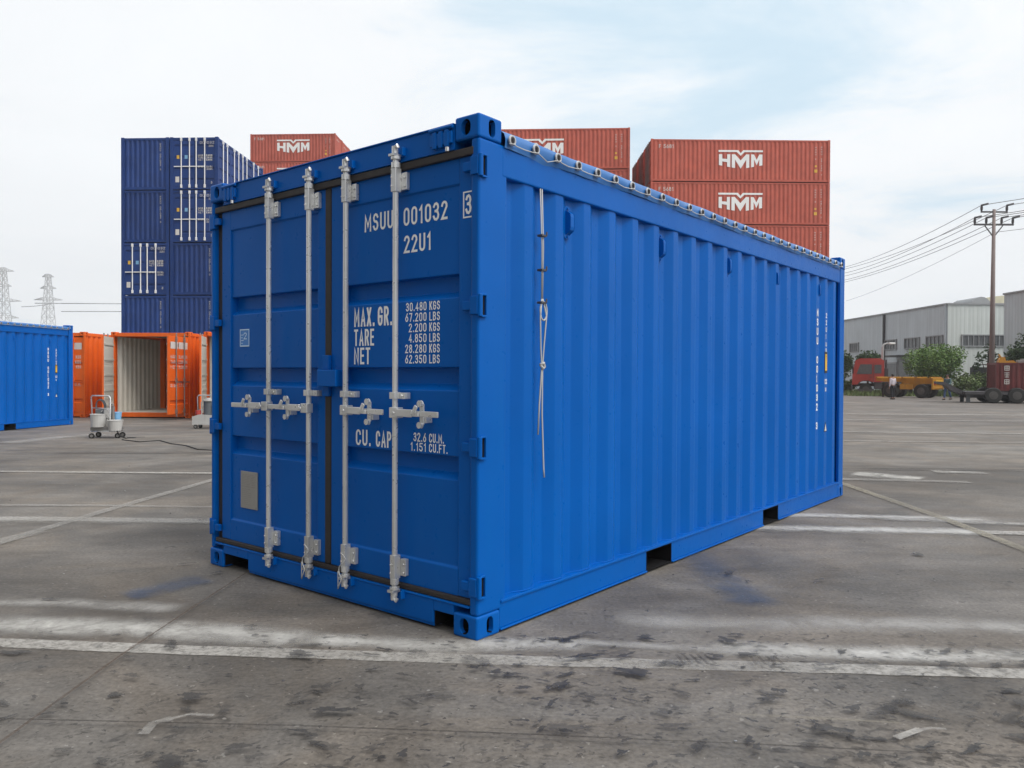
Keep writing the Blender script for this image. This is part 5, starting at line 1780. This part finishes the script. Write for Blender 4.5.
def tree(name, loc, lobes, n, size, mat, label, cat, group, trunk=True, seed=1, limbs=5):
    rr = random.Random(seed)
    root = tag(empty(name, loc), label, cat, group)
    mb = MB(); leaves(mb, lobes, n, size, rr)
    mb.build('crown', mat, root)
    if trunk:
        top = max(l[2] for l in lobes)
        mb = MB(); mb.tube([(0, 0, 0), (0.05, 0.02, top * 0.4), (0, 0, top)], [0.13, 0.09, 0.03], 8)
        for k in range(limbs):
            l = lobes[k % len(lobes)]
            z0 = top * (0.25 + 0.1 * k)
            mb.tube([(0.03, 0.01, z0), (l[0] * 0.5, l[1] * 0.5, (z0 + l[2]) / 2 + 0.1), (l[0] * 0.95, l[1] * 0.95, l[2])], [0.06, 0.04, 0.015], 6)
        mb.build('trunk', M['trunk'], root, smooth=True)
    return root


def lobes_round(w, h, z0, k, seed):
    rr = random.Random(seed)
    out = [(0, 0, z0 + h / 2, min(w, h) * 0.36, h * 0.40)]
    for i in range(k):
        a = 2 * math.pi * i / k + rr.uniform(-.3, .3)
        q = w * 0.27 * rr.uniform(.7, 1.1)
        z = z0 + h * rr.uniform(0.25, 0.72)
        r = w * rr.uniform(0.17, 0.25)
        out.append((math.cos(a) * q, math.sin(a) * q, z, r, r * 0.9))
    return out


GT = 'trees and bushes along the warehouse'
tree('tree', (33.9, 62.5, GB), lobes_round(4.4, 4.2, 0.35, 16, 3), 12000, 0.105, M['leaf'], 'broad bright green bushy tree behind the yellow trailer', 'tree', GT, seed=11)
tree('tree', (32.2, 70.5, GB), lobes_round(2.5, 3.0, 1.2, 7, 5), 4000, 0.12, M['leafdark'], 'small round dark tree right behind the red truck cab', 'tree', GT, seed=12)
tree('tree', (30.1, 71.0, GB), lobes_round(2.2, 3.4, 0.8, 6, 6), 3500, 0.12, M['leafdark'], 'dark tree half covered by the far end of the big blue container', 'tree', GT, seed=13)
tree('tree', (38.2, 57.5, GB), lobes_round(3.4, 3.9, 1.3, 10, 8), 7000, 0.12, M['leafdark'], 'dark leafy tree at the right picture edge above the maroon container', 'tree', GT, seed=14)
tree('tree', (39.6, 64.8, GB), [(-0.6, 0, 3.2, 0.42, 0.4), (0.5, 0, 3.0, 0.5, 0.5), (0.1, 0, 3.9, 0.4, 0.45), (0.9, 0.1, 2.3, 0.35, 0.3), (-0.9, 0, 2.4, 0.3, 0.3)], 420, 0.15, M['leafdark'], 'thin sparse sapling in front of the pale warehouse end wall', 'tree', GT, seed=15)
for i, (x, y, w, h, lb) in enumerate(((36.6, 61.5, 3.0, 1.9, 'green weedy bush below the sparse sapling'), (34.0, 58.4, 2.2, 1.5, 'low green bush behind the man in the teal jacket'),
                                    (37.6, 59.5, 2.4, 1.7, 'green bush right against the maroon container end'), (28.6, 66.5, 2.0, 1.3, 'low green bush in front of the red truck cab'),
                                    (32.2, 66.2, 2.4, 1.2, 'low green bush between the red truck and the warehouse door'))):
    tree('bush', (x, y, GB), lobes_round(w, h, 0.05, 7, 20 + i), 1300, 0.12, M['weed'], lb, 'bush', GT, trunk=False, seed=30 + i)
rg = random.Random(5)
mb = MB()
for _ in range(5200):
    x = rg.uniform(26.5, 42); y = rg.uniform(60.5, 70)
    h = rg.uniform(0.15, 0.5); a = rg.uniform(0, math.pi); w = 0.05
    u = Vector((math.cos(a) * w, math.sin(a) * w, 0)); t = Vector((rg.uniform(-.15, .15), rg.uniform(-.15, .15), h))
    p = Vector((x, y, GB))
    mb.add([p - u, p + u, p + t], [(0, 1, 2)])
tag(mb.build('grass', M['weed']), 'rough grass strip at the foot of the warehouse', 'grass', kind='stuff')

# street lamp
lp = tag(empty('street_lamp', (30.45, 64.0, GB)), 'pale street lamp with a curved arm behind the red truck cab', 'street lamp')
mb = MB(); mb.tube([(0, 0, 0), (0, 0, 3.9), (0.08, 0, 4.15), (0.3, 0, 4.25), (0.55, 0, 4.26)], [0.11, 0.09, 0.07, 0.06, 0.05], 10); mb.build('post', M['lampgrey'], lp, smooth=True)
mb = MB(); mb.box(0.5, 1.0, -0.13, 0.13, 4.18, 4.32); mb.build('lamp_head', M['white'], lp, bevel=0.04)


# ------------------------------------------------------------------ vehicles
def wheel(root, x, y, r=0.5, w=0.32, z=None):
    z = r if z is None else z
    mb = MB()
    mb.tube([(x, y - w / 2, z), (x, y - w / 2 + 0.04, z), (x, y + w / 2 - 0.04, z), (x, y + w / 2, z)], [r * .9, r, r, r * .9], 20)
    o = mb.build('wheel', M['tyre'], root, smooth=False)
    for s in (-1, 1):
        mb = MB(); mb.tube([(x, y + s * (w / 2 - 0.02), z), (x, y + s * (w / 2 + 0.012), z)], [r * .55, r * .5], 14)
        mb.tube([(x, y + s * w / 2, z), (x, y + s * (w / 2 + 0.05), z)], r * .18, 10)
        mb.build('rim', M['rimgrey'], o)


def truck():
    """terminal tractor; local +x forward, near side is +y"""
    tr = tag(empty('truck', (0, 0, 0)), 'red tractor truck with its cab towards the left, parked in front of the warehouse', 'truck')
    mb = MB()
    prof = [(0.0, 1.12), (0.0, 2.78), (0.25, 2.95), (1.75, 2.95), (2.05, 2.80), (2.25, 1.75), (2.28, 0.90), (1.95, 0.92), (1.8, 1.12), (1.5, 1.24), (1.1, 1.24), (0.8, 1.12)]
    mb.prism(prof, (0, -1.2, 0), (1, 0, 0), (0, 0, 1), (0, 2.4, 0)); cab = mb.build('cab', M['cab_red'], tr, bevel=0.05)
    for s in (-1, 1):
        mb = MB(); y = s * 1.203
        mb.prism([(0.85, 1.72), (0.85, 2.52), (1.72, 2.52), (2.0, 1.72)], (0, y, 0), (1, 0, 0), (0, 0, 1), (0, s * 0.012, 0)); mb.build('side_window', M['glass_far'], cab)
        mb = MB(); mb.prism([(0.15, 1.78), (0.15, 2.48), (0.68, 2.48), (0.68, 1.78)], (0, y, 0), (1, 0, 0), (0, 0, 1), (0, s * 0.012, 0)); mb.build('rear_side_window', M['glass_far'], cab)
        mb = MB(); mb.box(0.74, 0.77, *sorted((y, y + s * 0.014)), 0.95, 2.6); mb.box(0.86, 1.0, *sorted((y, y + s * 0.05)), 1.45, 1.5); mb.build('door_trim', M['iron'], cab)
        mb = MB(); mb.bar((2.15, s * 1.2, 2.5), (2.3, s * 1.45, 2.4), 0.04); mb.box(2.22, 2.32, *sorted((s * 1.36, s * 1.56)), 1.75, 2.4); mb.build('mirror', M['black'], cab, bevel=0.03)
        mb = MB(); mb.box(0.7, 1.9, *sorted((s * 1.0, s * 1.19)), 0.3, 0.5); mb.build('step', M['iron'], tr)
    mb = MB(); mb.prism([(2.068, 2.70), (2.075, 2.70), (2.262, 1.80), (2.255, 1.80)], (0, -1.08, 0), (1, 0, 0), (0, 0, 1), (0, 2.16, 0)); mb.build('windscreen', M['glass'], cab)
    mb = MB(); mb.box(2.282, 2.42, -1.22, 1.22, 0.42, 0.82); mb.build('bumper', M['iron'], tr, bevel=0.03)
    for s in (-1, 1):
        mb = MB(); mb.box(2.30, 2.33, s * 0.9 - 0.18, s * 0.9 + 0.18, 0.88, 1.08); mb.build('headlight', M['lampgrey'], tr)
    for s in (-1, 1):
        mb = MB(); mb.prism([(0.72, 1.0), (0.86, 1.16), (1.1, 1.22), (1.5, 1.22), (1.74, 1.16), (1.9, 0.98), (1.95, 0.7), (1.86, 0.7), (1.80, 0.95), (1.68, 1.08), (1.5, 1.14), (1.1, 1.14), (0.92, 1.08), (0.8, 0.95)], (0, s * 1.0 - 0.19, 0), (1, 0, 0), (0, 0, 1), (0, 0.38, 0)); mb.build('mudguard', M['black'], tr)
        mb = MB(); mb.box(0.05, 0.66, *sorted((s * 0.72, s * 1.16)), 0.5, 1.08); mb.build('battery_box', M['iron'], tr, bevel=0.04)
    mb = MB()
    for s in (-1, 1):
        mb.box(-3.6, 2.2, s * 0.45 - 0.06, s * 0.45 + 0.06, 0.72, 0.96)
    for x in (-3.6, -2.4, -1.2, -0.3):
        mb.box(x, x + 0.12, -0.389, 0.389, 0.74, 0.94)
    mb.build('chassis', M['chassis'], tr)
    mb = MB(); mb.box(-2.6, -1.6, -0.5, 0.5, 0.965, 1.12); mb.build('fifth_wheel', M['iron'], tr, bevel=0.03)
    for s in (-1, 1):
        mb = MB(); mb.box(-1.15, -0.1, *sorted((s * 0.62, s * 1.15)), 0.45, 0.95); mb.build('fuel_tank', M['chassis'], tr, bevel=0.06)
        mb = MB()
        for k in range(3):
            mb.box(-3.4, -0.2, *sorted((s * 1.17, s * 1.20)), 0.55 + 0.2 * k, 0.63 + 0.2 * k)
        mb.build('side_guard', M['chassis'], tr)
        for x in (1.30, -1.65, -2.85):
            wheel(tr, x, s * 0.98, 0.48)
    mb = MB(); mb.box(-0.35, -0.05, -1.1, 1.1, 1.0, 2.2); mb.tube([(-0.2, 0.9, 2.2), (-0.2, 0.9, 2.9)], 0.07, 8); mb.build('air_stack', M['iron'], tr, bevel=0.03)
    mb = MB(); mb.box(-3.3, -1.2, -0.75, 0.75, 1.16, 1.32); mb.build('deck_frame', M['yellow'], tr, bevel=0.02)
    return tr


tr = truck()
tr.location = (30.55, 64.1, GB)
tr.rotation_euler = (0, 0, math.atan2(0.40, -0.92))


def skeletal():
    """short yellow skeletal trailer, local +x forward, rear at x=0"""
    t = tag(empty('trailer', (0, 0, 0)), 'yellow skeletal trailer with a yellow tail panel behind the man in white', 'trailer', 'trailers parked along the grass')
    mb = MB()
    for s in (-1, 1):
        mb.prism([(0.05, 1.02), (0.05, 1.42), (4.0, 1.42), (4.0, 1.22), (3.6, 1.2), (3.0, 1.02)], (0, s * 0.5 - 0.07, 0), (1, 0, 0), (0, 0, 1), (0, 0.14, 0))
    for x in (0.05, 1.0, 1.9, 2.8, 3.7):
        mb.box(x, x + 0.16, -1.2, 1.2, 1.425, 1.52)
    mb.build('frame', M['yellow'], t, bevel=0.01)
    mb = MB(); mb.box(-0.08, 0.04, -1.2, 1.2, 0.62, 1.44); mb.box(-0.12, -0.085, -1.1, 1.1, 0.68, 0.80)
    mb.build('tail_panel', M['yellow'], t, bevel=0.02)
    for s in (-1, 1):
        mb = MB(); mb.box(-0.115, -0.085, s * 0.85 - 0.2, s * 0.85 + 0.2, 0.95, 1.1); mb.build('tail_light', M['cab_red'], t)
        for x in (0.75, 2.85):
            wheel(t, x, s * 0.85, 0.5, 0.55)
        mb = MB(); mb.prism([(2.2, 0.9), (2.25, 1.15), (3.45, 1.15), (3.5, 0.9), (3.42, 0.9), (3.38, 1.08), (2.32, 1.08), (2.28, 0.9)], (0, s * 0.85 - 0.3, 0), (1, 0, 0), (0, 0, 1), (0, 0.6, 0)); mb.build('mudguard', M['greybox'], t)
        mb = MB(); mb.box(1.3, 2.15, *sorted((s * 1.12, s * 1.18)), 0.62, 1.0); mb.build('side_board', M['yellow'], t)
    for s in (-1, 1):
        mb = MB(); mb.box(3.5, 3.62, *sorted((s * 0.4, s * 0.5)), 0.02, 1.15); mb.build('landing_leg', M['iron'], t)
    mb = MB(); mb.box(-0.135, -0.121, -0.75, 0.75, 1.0, 1.3); mb.build('tail_board', M['placard'], t)
    return t


sk = skeletal()
sk.location = (30.55, 55.9, GB)
sk.rotation_euler = (0, 0, math.atan2(0.70, -0.71))

# low trailer carrying the maroon half-height container
lt = tag(empty('trailer', (28.05, 47.2, GB)), 'grey low trailer with a raised gooseneck under the maroon container', 'trailer', 'trailers parked along the grass')
LR = R(-20)
lt.rotation_euler = (0, 0, LR)

mb = MB()
mb.box(-0.7, 7.5, -1.2, 1.2, 0.50, 0.68)
mb.prism([(-0.7, 0.45), (-0.7, 0.68), (-1.2, 0.95), (-1.7, 1.22), (-2.1, 1.25), (-2.1, 1.12), (-1.7, 1.05), (-1.2, 0.66)], (0, -0.6, 0), (1, 0, 0), (0, 0, 1), (0, 1.2, 0))
for s in (-1, 1):
    mb.box(-0.65, 7.4, s * 0.8 - 0.06, s * 0.8 + 0.06, 0.30, 0.499)
mb.build('deck', M['iron'], lt, bevel=0.01)
for x in (0.75, 1.95, 3.15, 4.35):
    for s in (-1, 1):
        wheel(lt, x, s * 1.16 - 0.06 * s, 0.46, 0.36)
mb = MB(); mb.box(-0.6, -0.4, -1.0, -0.85, 0.01, 0.5); mb.box(-0.6, -0.4, 0.85, 1.0, 0.01, 0.5); mb.build('landing_leg', M['greybox'], lt)

hh = tag(empty('container', (0, 0, 0)), 'maroon half-height container with white characters riding on the low trailer', 'container')
hh.location = (28.62, 46.0, GB + 0.69)
hh.rotation_euler = (0, 0, LR - math.pi / 2)
body_mesh(6.06, 2.44, 1.72, 0.28, front='corr').build('body', M['maroon'], hh)
mb = MB()
for k in range(3):    # three block characters, worn beyond reading
    z = 1.38 - k * 0.40
    y = 0.42
    mb.box(-0.030, -0.026, y, y + 0.26, z + 0.10, z + 0.14); mb.box(-0.030, -0.026, y, y + 0.26, z - 0.02, z + 0.02); mb.box(-0.030, -0.026, y + 0.02, y + 0.24, z - 0.14, z - 0.10)
    mb.box(-0.0255, -0.022, y + 0.11, y + 0.15, z - 0.16, z + 0.16)
    if k != 1:
        mb.box(-0.0255, -0.022, y, y + 0.04, z - 0.14, z + 0.14); mb.box(-0.0255, -0.022, y + 0.22, y + 0.26, z - 0.14, z + 0.14)
mb.build('marking', M['offwhite'], hh)
bk = MB()
bk.prism([(0, 0), (0.1, 0.28), (0.30, 0.34), (0.36, 0.10), (0.75, 0.12), (0.9, 0.0)], (0, -0.25, 0), (1, 0, 0), (0, 0, 1), (0, 0.5, 0))
bk.bar((0.18, 0, 0.30), (0.05, 0, 0.52), 0.14, 0.1)
ob = bk.build('excavator_arm', M['yellow'], loc=(29.25, 46.9, GB + 0.69 + 1.70), rotz=LR, bevel=0.03)
tag(ob, 'yellow machine part lying on top of the maroon container', 'machine part')
bk = MB(); bk.box(0, 0.9, -0.2, 0.2, 0, 0.16); bk.box(0.2, 0.5, -0.15, 0.15, 0.161, 0.24)
ob = bk.build('crate', M['steel'], loc=(30.2, 46.6, GB + 0.69 + 1.70), rotz=LR, bevel=0.02)
tag(ob, 'grey brown crate on the maroon container beside the yellow part', 'crate')


# ------------------------------------------------------------------ people
def skin_mesh(verts, edges, radii, sub=2):
    me = bpy.data.meshes.new('figure')
    me.from_pydata(verts, edges, [])
    ob = bpy.data.objects.new('figure', me)
    col.objects.link(ob)
    ob.modifiers.new('skin', 'SKIN')
    lay_ = me.skin_vertices[0] if me.skin_vertices else None
    if lay_ is None:
        bm = bmesh.new(); bm.from_mesh(me); bm.verts.layers.skin.verify(); bm.to_mesh(me); bm.free()
        lay_ = me.skin_vertices[0]
    for i, r in enumerate(radii):
        lay_.data[i].radius = r if isinstance(r, tuple) else (r, r)
        lay_.data[i].use_root = (i == 0)
    s = ob.modifiers.new('sub', 'SUBSURF'); s.levels = sub; s.render_levels = sub
    out = evaluated(ob)
    bpy.data.objects.remove(ob)
    for p in out.polygons:
        p.use_smooth = True
    return out


def person(loc, rot, label, top_mat, leg_mat, pose, long_coat=False):
    """1.70 m figure facing local -y; pose gives hand and foot targets"""
    root = empty('person', loc, rot)
    hs = {}
    V = {'pelvis': (0, 0, 0.92), 'waist': (0, 0, 1.06), 'chest': (0, 0.01, 1.26), 'neck0': (0, 0.01, 1.42), 'neck': (0, 0, 1.48), 'head0': (0, -0.01, 1.55), 'head': (0, -0.015, 1.61), 'crown': (0, -0.005, 1.68)}
    Rr = {'pelvis': (.155, .11), 'waist': (.14, .10), 'chest': (.165, .11), 'neck0': (.085, .07), 'neck': .052, 'head0': (.062, .078), 'head': (.078, .092), 'crown': (.05, .06)}
    E = [('pelvis', 'waist'), ('waist', 'chest'), ('chest', 'neck0'), ('neck0', 'neck'), ('neck', 'head0'), ('head0', 'head'), ('head', 'crown')]
    for s, n in ((-1, 'l'), (1, 'r')):
        V['sh' + n] = (s * 0.17, 0.01, 1.38); V['el' + n] = pose['el' + n]; V['wr' + n] = pose['wr' + n]
        w, e = Vector(pose['wr' + n]), Vector(pose['el' + n]); d = (w - e).normalized()
        V['ha' + n] = tuple(w + d * 0.085); V['fi' + n] = tuple(w + d * 0.17 + Vector((0, -0.01, 0)))
        V['hi' + n] = (s * 0.095, 0, 0.86); V['kn' + n] = pose['kn' + n]; V['an' + n] = pose['an' + n]
        a = Vector(pose['an' + n]); V['to' + n] = (a.x, a.y - 0.16, a.z - 0.045); V['he' + n] = (a.x, a.y + 0.05, a.z - 0.05)
        Rr.update({'sh' + n: .068, 'el' + n: .045, 'wr' + n: .032, 'ha' + n: (.040, .022), 'fi' + n: (.026, .015), 'hi' + n: .092, 'kn' + n: .060, 'an' + n: .042, 'to' + n: (.04, .03), 'he' + n: .035})
        E += [('neck0', 'sh' + n), ('sh' + n, 'el' + n), ('el' + n, 'wr' + n), ('wr' + n, 'ha' + n), ('ha' + n, 'fi' + n), ('pelvis', 'hi' + n), ('hi' + n, 'kn' + n), ('kn' + n, 'an' + n), ('an' + n, 'to' + n), ('an' + n, 'he' + n)]

    def grow(names, extra, sub=2):
        ns = [k for k in V if k in names]
        ix = {k: i for i, k in enumerate(ns)}
        ee = [(ix[a], ix[b]) for a, b in E if a in ix and b in ix]
        rr = [tuple(x + extra for x in Rr[k]) if isinstance(Rr[k], tuple) else Rr[k] + extra for k in ns]
        return skin_mesh([V[k] for k in ns], ee, rr, sub)
    me = grow(set(V), 0.0); me.materials.clear(); me.materials.append(M['skin']); link('body', me, root)
    me = grow({'pelvis', 'waist', 'chest', 'neck0', 'shl', 'shr', 'ell', 'elr', 'wrl', 'wrr'}, 0.016); me.materials.clear(); me.materials.append(top_mat); link('shirt', me, root)
    me = grow({'pelvis', 'hil', 'hir', 'knl', 'knr', 'anl', 'anr'}, 0.018); me.materials.clear(); me.materials.append(leg_mat); link('trousers', me, root)
    mb = MB()
    n = 12
    cx, cy, cz = 0, -0.004, 1.615
    vs = []
    for j in range(7):
        ph = math.pi * 0.5 * (1 - j / 6 * 1.25)
        for i in range(n):
            th = 2 * math.pi * i / n
            yy = cy + 0.112 * math.cos(ph) * math.sin(th)
            z = cz + 0.108 * math.sin(ph)
            if yy < -0.05 and z < 1.655: z = 1.655
            vs.append((cx + 0.094 * math.cos(ph) * math.cos(th), yy, z))
    mb.add(vs, [(j * n + i, j * n + (i + 1) % n, (j + 1) * n + (i + 1) % n, (j + 1) * n + i) for j in range(6) for i in range(n)])
    mb.build('hair', M['hair'], root, smooth=True)
    for n_ in 'lr':
        a = Vector(V['an' + n_])
        mb = MB(); mb.tube([(a.x, a.y + 0.08, a.z - 0.045), (a.x, a.y - 0.04, a.z - 0.035), (a.x, a.y - 0.15, a.z - 0.045), (a.x, a.y - 0.19, a.z - 0.05)], [0.042, 0.05, 0.046, 0.025], 10)
        mb.build('shoe', M['black'], root, smooth=True)
    # face: nose, eyes, ears
    mb = MB()
    mb.tube([(0, -0.10, 1.615), (0, -0.118, 1.595), (0, -0.100, 1.583)], [0.008, 0.014, 0.008], 6)
    for s in (-1, 1):
        mb.tube([(s * 0.082, 0.0, 1.585), (s * 0.088, 0.004, 1.625)], [0.012, 0.016], 6)
    mb.build('face', M['skin'], root, smooth=True)
    tag(root, label, 'person', 'people walking in the yard')
    return root


p1 = person((25.72, 52.6, GB), R(200), 'person in a white shirt and dark trousers standing by the yellow trailer', M['shirt'], M['trousers'],
            dict(ell=(-0.235, 0.03, 1.10), elr=(0.235, 0.03, 1.10), wrl=(-0.215, -0.14, 0.92), wrr=(0.235, -0.02, 0.86), knl=(-0.10, -0.03, 0.47), knr=(0.10, 0.02, 0.47), anl=(-0.10, 0.02, 0.085), anr=(0.11, 0.10, 0.085)))
p2 = person((29.05, 51.9, GB), R(-60), 'person in a teal jacket and blue work trousers walking past the grey trailer', M['jacket'], M['jeans'],
            dict(ell=(-0.24, 0.08, 1.12), elr=(0.24, -0.06, 1.12), wrl=(-0.24, -0.06, 0.92), wrr=(0.22, -0.26, 1.00), knl=(-0.10, -0.14, 0.48), knr=(0.10, 0.06, 0.47), anl=(-0.10, -0.20, 0.085), anr=(0.10, 0.24, 0.11)))
